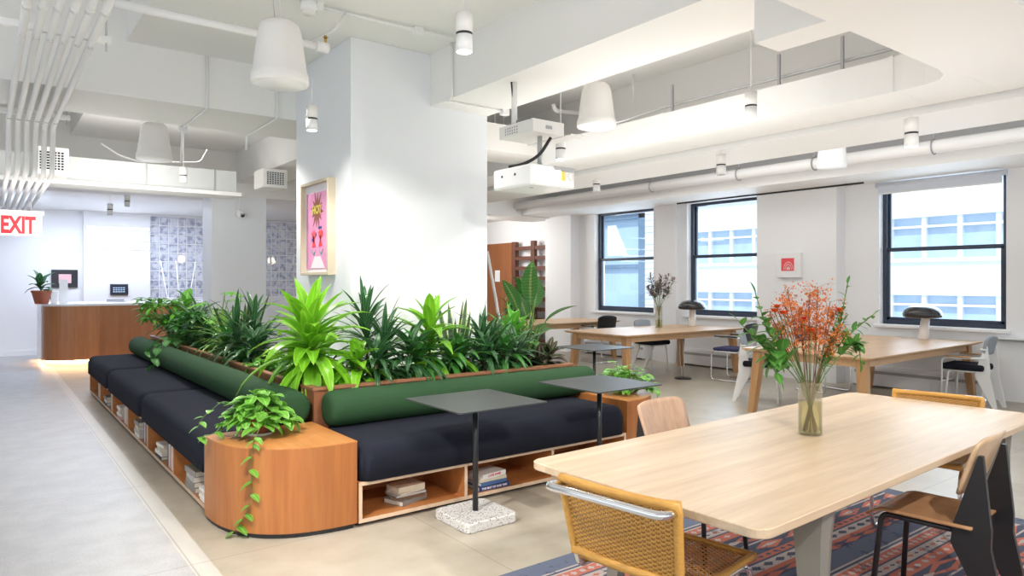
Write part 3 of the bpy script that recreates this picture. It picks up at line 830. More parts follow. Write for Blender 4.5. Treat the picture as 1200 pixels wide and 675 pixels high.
def shelf_base(name, lab, L, D, divs, loc, rz):
    """open plywood base: local x along the front, front face at y=0, depth towards +y"""
    t = thing(name, lab, 'bench base', loc, rz)
    z0, z1 = .025, .275
    MB().box(.0, L, .05, D-.02, 0, z0).build('plinth', 'black_metal', t)
    MB().box(0, L, .004, D, z0, z0+.022).build('bottom_board', 'shelf_wood', t)
    MB().box(0, L, .004, D, z1-.022, z1).build('top_board', 'shelf_wood', t)
    MB().box(0, L, D-.20, D-.18, z0+.022, z1-.022).build('back_board', 'shelf_wood', t)
    e = MB(); e.box(0, L, 0, .004, z0, z0+.024); e.box(0, L, 0, .004, z1-.024, z1); e.build('edge_banding', 'birch_edge', t)
    for x in [.011]+divs+[L-.011]:
        d = MB().box(x-.011, x+.011, .004, D-.18, z0+.022, z1-.022).build('divider', 'shelf_wood', t)
        MB().box(x-.011, x+.011, 0, .004, z0+.022, z1-.022).build('divider_edge', 'birch_edge', d)
    return t
# right bench (along x), front face y = 3.95
shelf_base('bench_base', 'low plywood bookshelf base under the right-hand bench', 2.33, .75, [.78, 1.55], (1.825, 3.95, 0), 0)
cushion('seat_cushion', 1.835, 4.14, 3.925, 4.66, .276, .50, 'navy_fabric', 'long dark navy seat cushion of the right-hand bench', r=.085)
# left bench (along y), front face x = 1.14
LD = [5.76, 6.79, 7.83, 8.86, 9.89]
shelf_base('bench_base', 'low plywood bookshelf base under the left-hand bench', 6.22, .70, [10.92-y for y in LD][::-1], (1.145, 10.92, 0), -PI/2)
cushion('seat_cushion', 1.12, 1.84, 4.70, 7.0, .276, .50, 'navy_fabric', 'dark navy seat cushion nearest the rounded end block on the left-hand bench', grp='left bench cushions', r=.085)
cushion('seat_cushion', 1.12, 1.84, 7.02, 9.08, .276, .50, 'navy_fabric', 'dark navy middle seat cushion of the left-hand bench', grp='left bench cushions', r=.085)
cushion('seat_cushion', 1.12, 1.84, 9.10, 10.95, .276, .50, 'navy_fabric', 'dark navy far seat cushion of the left-hand bench nearest reception', grp='left bench cushions', r=.085)
# corner block
def superarc(cx, cy, a, b, n, q, ex=2.6):
    out = []
    for i in range(n+1):
        t = PI/2*i/n; c, s_ = math.cos(t)**(2/ex), math.sin(t)**(2/ex)
        out.append((cx+q[0]*a*c, cy+q[1]*b*s_))
    return out
def round_block(lab, pts, ctr):
    t = thing('end_block', lab, 'side table', (ctr[0], ctr[1], 0))
    L_ = [(x-ctr[0], y-ctr[1]) for x, y in pts]
    k = [(x*.95, y*.95) for x, y in L_]
    MB().prism(k, 0, .03).build('plinth', 'black_metal', t)
    MB().prism(L_, .03, .522, smooth=False).build('body', 'block_veneer', t)
    MB().prism([(x*1.004, y*1.004) for x, y in L_], .522, .53).build('top', 'block_top', t)
    return t
c1 = superarc(1.815, 4.69, .70, .735, 24, (-1, -1))
pts = c1+[(1.815, 4.69)]
round_block('rounded corner end block of warm wood veneer with a trailing plant on top', pts, (1.5, 4.35))
c2 = superarc(4.17, 4.69, .62, .735, 24, (1, -1))
pts = c2[::-1]+[(4.17, 4.69)]
pts = [(4.17, 4.69)]+c2[::-1] if False else c2[::-1]+[(4.17, 4.69)]
round_block('warm wood end block at the right end of the bench with a potted plant', [(x, y) for x, y in pts][::-1], (4.45, 4.35))
# bolsters
def bolster(lab, a, b, r, grp):
    a, b = Vector(a), Vector(b); L = (b-a).length
    M = Matrix.Translation(a) @ (b-a).to_track_quat('Z', 'Y').to_matrix().to_4x4()
    prof = [(0, 0), (r*.6, .002), (r*.86, .012), (r*.97, .035), (r, .07)]
    n = 14
    for i in range(1, n): prof.append((r*(1+.012*math.sin(i*2.2)), .07+(L-.14)*i/n))
    prof += [(r, L-.07), (r*.97, L-.035), (r*.86, L-.012), (r*.6, L-.002), (0, L)]
    return tag(MB().lathe(prof, seg=32, M=M).build('bolster', 'green_fabric'), lab, 'bolster', grp)
bolster('long green bolster cushion along the left-hand bench, its round end showing', (1.70, 4.70, .625), (1.70, 10.75, .625), .125, 'green bolsters')
bolster('long green bolster cushion along the right-hand bench', (1.87, 4.58, .625), (4.34, 4.58, .625), .125, 'green bolsters')
# planter, L-shaped round the column
pl = thing('planter', 'reddish brown wooden planter trough wrapping around the big column', 'planter', (1.85, 4.74, 0))
def rect_wall(m, x0, x1, y0, y1, z0, z1): m.box(x0-1.85, x1-1.85, y0-4.74, y1-4.74, z0, z1)
m = MB()
rect_wall(m, 1.85, 1.885, 4.74, 10.75, 0, .735); rect_wall(m, 1.885, 4.28, 4.74, 4.775, 0, .735); rect_wall(m, 4.245, 4.28, 4.775, 5.55, 0, .735)
rect_wall(m, 1.885, 2.49, 10.715, 10.75, 0, .735); rect_wall(m, 2.49, 2.508, 6.92, 10.75, 0, .735); rect_wall(m, 2.55, 4.28, 5.55, 5.585, 0, .735)
m.build('trough', 'planter_wood', pl)
m = MB()
rect_wall(m, 1.838, 1.895, 4.728, 10.76, .735, .755); rect_wall(m, 1.895, 4.29, 4.728, 4.785, .735, .755); rect_wall(m, 4.235, 4.29, 4.785, 5.585, .735, .755)
m.build('cap_rail', 'planter_cap', pl)
m = MB(); rect_wall(m, 1.886, 4.244, 4.776, 5.545, .1, .66); rect_wall(m, 1.886, 2.489, 5.55, 10.71, .1, .66)
tag(m.build('planting_soil', 'soil', loc=(1.85, 4.74, 0)), 'dark planting soil filling the wooden planter', 'soil', kind='stuff')

# books ------------------------------------------------------------------
def make_book(col):
    t = thing('book', None, 'book')
    w, d, h = 1., 1., 1.
    return t
def book(loc, size, rz, col, lab, grp, lying=True, tilt=0, txt=None):
    """size = (length of spine, width, thickness); lying flat with the spine on local -y"""
    L_, W_, T_ = size
    t = thing('book', lab, 'book', loc, 0, grp)
    c = MB(); b = .003 if T_ > .012 else .0018
    c.box(-L_/2, L_/2, -W_/2, W_/2, 0, b); c.box(-L_/2, L_/2, -W_/2, W_/2, T_-b, T_); c.box(-L_/2, L_/2, -W_/2, -W_/2+b, b, T_-b)
    pages = MB().box(-L_/2+.004, L_/2-.004, -W_/2+b, W_/2-.005, b, T_-b)
    if lying: M = Matrix.Rotation(rz, 4, 'Z')
    else:     # standing on its tail: spine vertical, facing -y before the turn
        M = Matrix.Rotation(rz, 4, 'Z') @ Matrix.Rotation(tilt, 4, 'Y') @ Matrix.Translation((T_/2, 0, L_/2)) @ Matrix.Rotation(R(-90), 4, 'Y')
    for m_ in (c, pages):
        for v in m_.bm.verts: v.co = M @ v.co
    c.build('cover', 'cover_'+col, t); pages.build('pages', 'page_cream', t)
    if txt:
        s_, mat = txt
        text_mesh('spine_lettering', s_, T_*.62, mat, M @ Matrix.Translation((0, -W_/2-.0005, T_/2)) @ Matrix.Rotation(R(90), 4, 'X'), t, .0005, .0006, 1.1)
    return t
rb = random.Random(3)
def stack(x, y, z, specs, place, grp, rz0):
    n = len(specs)
    for i, (col, L_, W_, T_, a, txt) in enumerate(specs):
        pos = 'bottom' if i == 0 else ('top' if i == n-1 else ordn[i]+' up')
        book((x, y, z), (L_, W_, T_), rz0+R(a), col, '%s book, %s in the stack %s' % (col, pos, place), grp, txt=txt); z += T_+.0005
zf = .0475
stack(2.24, 4.13, zf, [('grey', .24, .17, .032, 12, None), ('brown', .22, .15, .018, -14, None), ('light grey', .22, .16, .014, -6, None), ('cream', .21, .15, .012, 4, None), ('cream', .21, .15, .034, -2, None)],
      'in the right bench, first cubby', 'books in the right bench', R(8))
stack(2.86, 4.07, zf, [('navy', .26, .19, .030, 0, ('THE BEST OF OUR TIME', 'print_white')), ('blue', .23, .17, .024, 3, None), ('cream', .23, .16, .022, 1, None), ('white', .22, .16, .033, 8, ('LONE RIVER', 'red_print'))],
      'in the right bench, second cubby', 'books in the right bench', R(0))
# left bench: spines face -x  (rz = -90deg)
LR = -PI/2
stack(1.235, 5.24, zf, [('grey', .24, .17, .036, 3, None), ('grey', .24, .17, .036, 0, None), ('light grey', .24, .17, .036, -2, None), ('grey', .24, .17, .038, 4, None)], 'in the nearest left-bench cubby', 'books in the left bench', LR)
tag(MB().box(-.05, .05, -.1, .1, 0, .004).build('booklet', 'cover_green', loc=(1.235, 5.24, zf+.150)), 'green booklet lying on the grey stack in the nearest cubby', 'booklet')
stack(1.235, 4.87, zf, [('white', .22, .16, .022, 0, None), ('white', .22, .16, .022, 4, None), ('cream', .22, .16, .020, -3, None), ('white', .22, .16, .022, 3, None)], 'of the left bench against the rounded block', 'books in the left bench', LR)
def row(y0, y1, cols, place, grp, tilt0=0):
    y = y0; i = 0; n = len(cols)
    while i < n:
        T_ = rb.uniform(.018, .034); L_ = rb.uniform(.165, .198)
        book((1.155+.075, y, zf), (L_, .14, T_), LR, cols[i], '%s book standing upright %s, %s from the near end' % (cols[i], place, ordn[i]), grp, lying=False, tilt=tilt0)
        y += T_+.003+abs(math.sin(tilt0))*.03; i += 1
row(5.84, 6.1, ['red', 'white', 'pink', 'cream', 'grey', 'white', 'black'], 'in the second left-bench cubby', 'books in the left bench')
stack(1.235, 6.34, zf, [('black', .24, .17, .03, 0, None), ('white', .23, .17, .03, 2, None), ('cream', .22, .16, .03, -4, None), ('white', .2, .15, .025, 5, None)], 'in the second left-bench cubby', 'books in the left bench', LR)
row(6.88, 7.1, ['black', 'grey', 'red', 'grey', 'white', 'navy'], 'in the third left-bench cubby', 'books in the left bench')
stack(1.235, 7.34, zf, [('white', .24, .17, .035, 0, None), ('light grey', .24, .17, .035, 3, None), ('cream', .23, .17, .035, -2, None), ('grey', .24, .18, .04, 0, None)], 'in the third left-bench cubby', 'books in the left bench', LR)
row(7.92, 8.2, ['pink', 'red', 'white', 'pink', 'cream', 'white', 'cream', 'light grey'], 'in the fourth left-bench cubby', 'books in the left bench')
stack(1.235, 8.42, zf, [('pink', .24, .17, .03, 0, None), ('white', .24, .17, .03, 3, None), ('cream', .23, .17, .035, -2, None), ('white', .24, .18, .03, 0, None)], 'in the fourth left-bench cubby', 'books in the left bench', LR)
row(8.95, 9.2, ['red', 'white', 'black', 'cream', 'light grey'], 'in the fifth left-bench cubby', 'books in the left bench')
stack(1.235, 9.45, zf, [('black', .24, .17, .035, 0, None), ('white', .23, .17, .035, -2, None), ('grey', .24, .18, .03, 0, None)], 'in the fifth left-bench cubby', 'books in the left bench', LR)
row(10.0, 10.3, ['brown', 'white', 'cream', 'black', 'white', 'grey'], 'in the farthest left-bench cubby', 'books in the left bench')

# reception desk -----------------------------------------------------------
dk = thing('reception_desk', 'curved wood veneer reception desk with white counter and glowing base', 'reception desk', (.84, 14.6, 0))
def desk_outline(o_, e=0.):
    r = .42
    pts = [(r*(1-math.cos(a))-e, r*(1-math.sin(a))-e) if False else (r-(r+e)*math.cos(a), r-(r+e)*math.sin(a)) for a in [PI/2*i/12 for i in range(13)]]
    pts = [(-e, 1.7+e)]+pts+[(3.2+e, -e), (3.2+e, 1.7+e)]
    return pts
MB().prism([(max(x, .06), max(y, .07)) for x, y in desk_outline(0, -.06)], 0, .10).build('plinth', 'led_housing', dk)
MB().prism(desk_outline(0), .10, 1.06).build('front_panel', 'desk_veneer', dk)
MB().prism(desk_outline(0, .012), 1.062, 1.10).build('counter', 'counter_white', dk)
MB().tube([(x, y, .085) for x, y in desk_outline(0, -.035)[:-1]], .009, 6).build('led_strip', 'led_warm', dk)
MB().box(-.008, -.001, .45, 1.7, .10, 1.06).build('side_glare', 'counter_white', dk)  # white sheet; glare on the desk's left side put into its colour
# things on the desk
def onDesk(px, py): return onZ(px, py, 1.10)
# small black pictures on the wall
for lab, px0, px1, py0, py1, yy, inner, cat in (('black framed picture with pink print behind the reception desk', 60, 91, 316, 337, 17.28, 'coral_print', 'picture'),
                                       ('small black screen on the wall behind the reception desk', 129, 150, 333, 345.5, 17.18, None, 'screen')):
    a = onY(px0, py0, yy); b = onY(px1, py1, yy); cx, cz = (a.x+b.x)/2, (a.z+b.z)/2; w_, h_ = abs(b.x-a.x)/2, abs(a.z-b.z)/2
    t = thing('wall_picture' if inner else 'wall_screen', lab, cat, (cx, yy, cz))
    MB().box(-w_, w_, -.03, 0, -h_, h_, .006).build('frame', 'frame_black', t)
    if inner: MB().box(-w_*.45, w_*.5, -.034, -.03, -h_*.5, h_*.5).build('print', 'pale_pink', t)
    else:
        MB().box(-w_*.85, w_*.85, -.034, -.03, -h_*.78, h_*.78).build('display', 'screen_dark', t)
        m_ = MB()
        for i in range(5):
            for j in range(3): m_.box(-w_*.7+i*w_*.28, -w_*.7+i*w_*.28+w_*.2, -.036, -.034, -h_*.5+j*h_*.36, -h_*.5+j*h_*.36+h_*.2)
        m_.build('display_tiles', 'neighbour_glass', t)
# glow streaks of the reception wall, imitated by added glowing strips
for k, (py, h_) in enumerate(((266, .05), (279, .06), (290, .045))):
    a = onY(99, py, 17.19); t = thing('wall_glow_strip', 'added white strip imitating a glow streak on the reception wall, %s one' % ('top', 'middle', 'bottom')[k], 'wall glow', (2.34, 17.19, a.z), group='reception wall glow strips')
    MB().box(-.60, .60, -.02, .01, -h_/2, h_/2, .004).build('housing', 'led_housing', t)
    MB().box(-.59, .59, -.024, -.02, -h_*.4, h_*.4).build('diffuser', 'wall_glow_cool', t)
for k, (px, w_, h_, lab) in enumerate(((63.5, .05, .22, 'short white display stand on the reception counter'), (74.5, .065, .44, 'tall white display stand on the reception counter'))):
    q = onZ(px, 354, 1.10); t = thing('display_stand', lab, 'display stand', (q.x, 15.0, 1.10))
    q = onY(px, 352, 15.0); t.location = (q.x, 15.0, 1.1005)
    MB().box(-w_, w_, -.04, .04, 0, .02, .004).build('stand_foot', 'white_gloss', t)
    MB().box(-w_, w_, -.008, .008, .02, h_, .003).build('stand_panel', 'white_gloss', t)
q = onY(138, 352, 15.3); t = thing('laptop', 'slim dark laptop edge on the reception counter', 'laptop', (q.x, 15.5, 1.1005))
MB().box(-.15, .15, -.1, .1, 0, .018, .004).build('keyboard_base', 'dark_rod', t)
MB().box(-.15, .15, .1, .115, .01, .06, .003).build('lid', 'dark_rod', t)
# little white easel before the glass blocks
t = thing('easel', 'thin white V-shaped easel poles in front of the glass blocks', 'easel', (2.95, 16.4, 0))
for (xa, za, xb, zb) in ((3.02, 1.95, 3.35, .02), (3.32, 1.95, 3.42, .9), (3.72, 1.95, 3.42, .02)):
    MB().tube([(xa-2.95, 0, za), (xb-2.95, 0, zb)], .010, 8).build('pole', 'white_metal', t)
# slim wall cabinet edge left of the far column
q0 = onY(240, 325, 14.5)
t = thing('fire_alarm_panel', 'narrow wood-edged wall panel beside the left glass blocks', 'wall panel', (4.18, 17.2, 1.75))
MB().box(-.06, .06, 0, .1, -.28, .28, .005).build('panel', 'frame_oak', t); MB().box(-.035, .035, -.006, 0, -.2, .05, .002).build('inset', 'navy_print', t)

# the framed poster on the column --------------------------------------------
pt = thing('framed_poster', 'tall framed pink poster with a HOT starburst on the big column', 'poster', (2.51, 6.255, 1.995))
PW, PH = .335, .435
f = MB(); D_ = .075
for a in ((-PW, -PW+.028, -PH, PH), (PW-.028, PW, -PH, PH)): f.box(-D_, 0, a[0], a[1], a[2], a[3], .003)
for a in ((-PW+.028, PW-.028, -PH, -PH+.028), (-PW+.028, PW-.028, PH-.028, PH)): f.box(-D_, 0, a[0], a[1], a[2], a[3], .003)
f.build('frame', 'frame_oak', pt)
MB().box(-.03, -.002, -PW+.02, PW-.02, -PH+.02, PH-.02).build('mat_board', 'print_white', pt)
MB().box(-.034, -.030, -PW+.06, PW-.06, -PH+.06, PH-.10).build('print', 'pink_print', pt)
# print pictured parts; on this face local +y is towards the viewer's left
def flat(name, pts, mat, x=-.036): return MB().prism([(u, v) for u, v in pts], x, x+.003, 'x').build(name, mat, pt)
st = []
for i in range(24):
    a = 2*PI*i/24+.13; r_ = (.085 if i % 2 else (.16 if i % 4 else .19)); st.append((r_*math.cos(a)*.85+.01, .17+r_*math.sin(a)))
flat('starburst', st, 'starburst_brown')
Mx = Matrix.Translation((-.038, .01, .17)) @ Matrix.Rotation(R(-90), 4, 'Z') @ Matrix.Rotation(R(90), 4, 'X')
text_mesh('hot_lettering', 'HOT', .105, 'yellow_print', Mx, pt, .001, .004)
flat('dress_shape', [(.17, -.37), (-.17, -.37), (-.07, -.26), (.07, -.26)], 'print_white')
for cy, mat in ((.085, 'coral_print'), (-.075, 'coral_print')):
    m_ = MB()
    for a in (-40, -14, 14, 40):
        ca, sa = math.sin(R(a)), math.cos(R(a)); p0 = Vector((cy, -.10)); p1 = p0+Vector((ca, sa))*.085; n_ = Vector((sa, -ca))*.011
        m_.prism([tuple(p0-n_), tuple(p0+n_), tuple(p1+n_*.5), tuple(p1-n_*.5)], -.038, -.035, 'x')
        m_.prism([tuple(p0+n_), tuple(p0-n_), (cy+ca*.06-.008, -.17), (cy+ca*.06+.008, -.17)], -.038, -.035, 'x')
    m_.build('flower_hand', mat, pt)
for cy in (.085, -.09): flat('leaf_shape', [(cy+.05, -.20), (cy, -.235), (cy-.05, -.195), (cy, -.255)], 'teal_print', -.038)
flat('lettering_block', [(-.02, -.01), (-.1, -.01), (-.1, .015), (-.02, .015)], 'navy_print')
flat('lettering_block', [(.14, -.1), (.03, -.035), (.02, -.06), (.13, -.125)][::-1], 'navy_print')
flat('lettering_block', [(-.03, -.085), (-.13, -.085), (-.13, -.03), (-.03, -.03)], 'coral_print')
# small picture on the window column
q = onX(926.5, 311, 10.0)
t = thing('framed_print', 'small coral print in a white frame on the white pier between the windows', 'picture', (10.0, q.y, q.z))
MB().box(-.07, 0, -.20, .20, -.19, .19, .004).build('frame', 'frame_white', t)
MB().box(-.073, -.07, -.10, .115, -.085, .11).build('print', 'coral_print', t)
m_ = MB()
for r0, r1 in ((.085, .075), (.06, .05), (.035, .0)):
    ps = [(-.005+r0*math.cos(a), -.07+r0*math.sin(a)*1.5) for a in [PI*i/10 for i in range(11)]]+[(-.005+r1*math.cos(a), -.07+r1*math.sin(a)*1.5) for a in [PI-PI*i/10 for i in range(11)]]
    m_.prism(ps if r1 else ps[:11], -.0745, -.073, 'x')
m_.build('print_arches', 'pale_pink', t)

# ================================================================== TABLES AND CHAIRS
def rrect(x0, x1, y0, y1, r, n=5):
    out = []
    for cx, cy, a0 in ((x1-r, y1-r, 0), (x0+r, y1-r, 90), (x0+r, y0+r, 180), (x1-r, y0+r, 270)):
        for i in range(n+1): a = R(a0+90*i/n); out.append((cx+r*math.cos(a), cy+r*math.sin(a)))
    return out
def loft(m, rings, mat=None, smooth=True, cap=True):
    g = [[m.bm.verts.new(p) for p in r_] for r_ in rings]; n = len(g[0])
    for A, B in zip(g, g[1:]):
        for k in range(n): m.face([A[k], A[(k+1) % n], B[(k+1) % n], B[k]], mat, smooth)
    if cap: m.face(g[0][::-1], mat); m.face(g[-1], mat)
    return m
def taper_box(m, a, b, wa, wb):
    """square-section leg from point a (size wa=(x,y)) to b (size wb)"""
    def ring(p, w): return [(p[0]-w[0]/2, p[1]-w[1]/2, p[2]), (p[0]+w[0]/2, p[1]-w[1]/2, p[2]), (p[0]+w[0]/2, p[1]+w[1]/2, p[2]), (p[0]-w[0]/2, p[1]+w[1]/2, p[2])]
    return loft(m, [ring(a, wa), ring(b, wb)], smooth=False)

# big oak table in front
TX, TY, TA = 3.31, 1.815, R(2.0)
t = thing('work_table', 'big pale oak table in the foreground with grey steel legs', 'table', (TX, TY, 0.0045), TA)
m = MB(); o_ = rrect(-1.455, 1.455, -.545, .545, .055, 6)
loft(m, [[(x*.9985, y*.996, .7085) for x, y in o_], [(x, y, .7125) for x, y in o_], [(x, y, .737) for x, y in o_], [(x*.998, y*.995, .74) for x, y in o_]], smooth=False)
m.build('table_top', 'table_oak', t)
MB().box(-1.15, 1.15, -.34, -.30, .65, .708, .004).box(-1.15, 1.15, .30, .34, .65, .708, .004).box(-1.06, -1.02, -.3, .3, .65, .708, .004).box(1.02, 1.06, -.3, .3, .65, .708, .004).build('under_frame', 'steel_leg', t)
for sx in (-1, 1):
    for sy in (-1, 1):
        m = MB(); x, y = sx*.96, sy*.44
        rings = []
        for z, w, d, oy in ((0, .040, .05, .10), (.35, .060, .075, .055), (.60, .085, .10, .02), (.708, .10, .13, 0)):
            cy = y+sy*oy*.35; cx = x+sx*oy*.5
            rings.append([(cx-w/2, cy-d/2, z), (cx, cy-d*.62, z), (cx+w/2, cy-d/2, z), (cx+w/2, cy+d/2, z), (cx, cy+d*.62, z), (cx-w/2, cy+d/2, z)])
        loft(m, rings, smooth=False).build('leg', 'steel_leg', t)

def oak_table(lab, x0, x1, y0, y1, rz=0, z=.74):
    cx, cy = (x0+x1)/2, (y0+y1)/2; a, b = (x1-x0)/2, (y1-y0)/2
    t = thing('oak_table', lab, 'table', (cx, cy, 0), rz, 'oak tables by the windows')
    o_ = rrect(-a, a, -b, b, .02, 3); m = MB()
    loft(m, [[(x*(a-.03)/a, y*(b-.03)/b, z-.032) for x, y in o_], [(x, y, z-.012) for x, y in o_], [(x, y, z) for x, y in o_]], smooth=False)
    m.build('table_top', 'far_oak', t)
    i = .12
    MB().box(-a+i, a-i, -b+i, -b+i+.022, z-.115, z-.033).build('apron', 'far_oak', t)
    MB().box(-a+i, a-i, b-i-.022, b-i, z-.115, z-.033).build('apron', 'far_oak', t)
    MB().box(-a+i, -a+i+.022, -b+i+.022, b-i-.022, z-.115, z-.033).build('apron', 'far_oak', t); MB().box(a-i-.022, a-i, -b+i+.022, b-i-.022, z-.115, z-.033).build('apron', 'far_oak', t)
    for sx in (-1, 1):
        for sy in (-1, 1):
            m = MB(); taper_box(m, (sx*(a-i+.03), sy*(b-i+.03), 0), (sx*(a-i-.03), sy*(b-i-.03), z-.033), (.075, .07), (.11, .10)).build('leg', 'leg_oak', t)
    return t
oak_table('long oak table by the middle window with a black mushroom lamp', 7.2, 9.97, 6.83, 8.17)
oak_table('farthest oak table beyond the bench, partly hidden by plants', 7.2, 9.97, 9.62, 10.9)
oak_table('oak table by the rightmost window behind the orange bouquet', 6.98, 10.08, 3.40, 4.86, R(1.5))

# cafe tables
def cafe(lab, x, y, base=True):
    t = thing('cafe_table', lab, 'cafe table', (x, y, 0), 0, 'square cafe tables')
    o_ = rrect(-.325, .325, -.325, .325, .02, 3)
    MB().prism(o_, .748, .756).build('table_top', 'cafe_top', t)
    MB().tube([(0, 0, .06), (0, 0, .748)], .018, 14).build('pole', 'black_metal', t)
    MB().lathe([(0, .735), (.09, .735), (.09, .748), (0, .748)], seg=20).build('top_bracket', 'black_metal', t)
    o2 = rrect(-.19, .19, -.19, .19, .03, 4)
    loft(MB(), [[(u*.97, v*.97, 0) for u, v in o2], [(u, v, .008) for u, v in o2], [(u, v, .052) for u, v in o2], [(u*.96, v*.96, .062) for u, v in o2]], smooth=False).build('base_slab', 'terrazzo', t)
cafe('small square dark cafe table nearest the camera, on a terrazzo slab', 2.47, 3.64)
cafe('small square dark cafe table before the right end of the bench', 3.61, 3.70)
cafe('small square dark cafe table beyond the potted pothos on the end block', 5.56, 5.78)

# --- woven cantilever chair (front = +y)
def weave(S, nu, nv, wu, wv, amp, m, mat_h='wicker'):
    """over-under weave on surface S(u,v)->(point, normal); nv strands along u, nu pairs along v"""
    for j in range(nv):
        v = (j+.5)/nv; rows = []
        k = nu*2
        for i in range(k+1):
            u = i/k; p, n = S(u, v); off = amp*math.cos(PI*(u*nu+j))
            q, _ = S(u, v+.003); d = (q-p).normalized()
            c = p+n*off; rows.append((c-d*wv/2, c+d*wv/2))
        V = [(m.bm.verts.new(a), m.bm.verts.new(b)) for a, b in rows]
        for A, B in zip(V, V[1:]): m.face([A[0], B[0], B[1], A[1]], mat_h, True)
    for i in range(nu):
        for o_ in (-.22, .22):
            u = (i+.5+o_)/nu; rows = []
            k = max(8, nv//2)
            for j in range(k+1):
                v = j/k; p, n = S(u, v); q, _ = S(u+.003, v); d = (q-p).normalized()
                rows.append((p-d*wu/2, p+d*wu/2))
            V = [(m.bm.verts.new(a), m.bm.verts.new(b)) for a, b in rows]
            for A, B in zip(V, V[1:]): m.face([A[0], A[1], B[1], B[0]], 'wicker_dark', True)
def wicker_chair(lab, loc, rz):
    t = thing('wicker_chair', lab, 'chair', loc, rz, 'woven cantilever chairs')
    fr = MB(); r_ = .0115
    for sx in (-1, 1):
        x = sx*.225
        fr.tube(round_path([(x*1.045, -.286, .71), (x*.975, -.246, .50), (x*.972, -.225, .438), (x, .25, .438), (x, .27, .02), (x, -.25, .016)], .10, 7), r_, 12)
    fr.tube(round_path([(-.225, -.25, .016), (-.225, -.28, .016), (.225, -.28, .016), (.225, -.25, .016)], .03), r_, 12)
    fr.tube(round_path([(-.236, -.300, .755), (-.245, -.392, .765), (.245, -.392, .765), (.236, -.300, .755)], .05, 6), .0145, 14)
    fr.build('frame', 'chrome', t)
    MB().tube([(-.225, .05, .43), (.225, .05, .43)], .009, 8).build('cross_tube', 'chrome', t)
    def SB(u, v):
        W = .44+.05*v; x = (u-.5)*W; bow = .02*(1-(2*u-1)**2)
        y = -.245-.055*v-bow; z = .498+.285*v
        return Vector((x, y, z)), Vector((0, -.98, -.18)).normalized()
    m = MB(); weave(SB, 26, 36, .006, .0083, .0028, m); m.build('backrest', 'wicker', t, recalc=False)
    def loop(S, k=10):
        pts = []
        for a in range(k+1): pts.append(S(a/k, .0)[0])
        for a in range(1, k+1): pts.append(S(1, a/k)[0])
        for a in range(1, k+1): pts.append(S(1-a/k, 1)[0])
        for a in range(1, k): pts.append(S(0, 1-a/k)[0])
        return pts
    def SBr(u, v):
        p, n = SB(min(.965, max(.035, u)), v); return SB(u, min(.97, max(.03, v)))
    MB().tube(loop(SBr), .0165, 10, closed=True).build('backrest_border', 'wicker', t)
    def SS(u, v):
        W = .455; x = (u-.5)*W; y = -.20+.46*v; z = .468-.012*math.sin(PI*v)-.02*max(0, v-.8)*5*.4
        return Vector((x, y, z)), Vector((0, 0, 1))
    m = MB(); weave(SS, 24, 44, .006, .0104, .003, m); m.build('seat', 'wicker', t, recalc=False)
    MB().tube(loop(SS), .0135, 10, closed=True).build('seat_border', 'wicker', t)
    return t
wicker_chair('woven cane chair with chrome top bar at the near end of the big table', (2.03, 1.74, 0.0045), -PI/2+R(8))
wicker_chair('woven cane chair at the far end of the big table, only its top showing', (4.53, 1.85, 0.0045), PI/2+R(10))

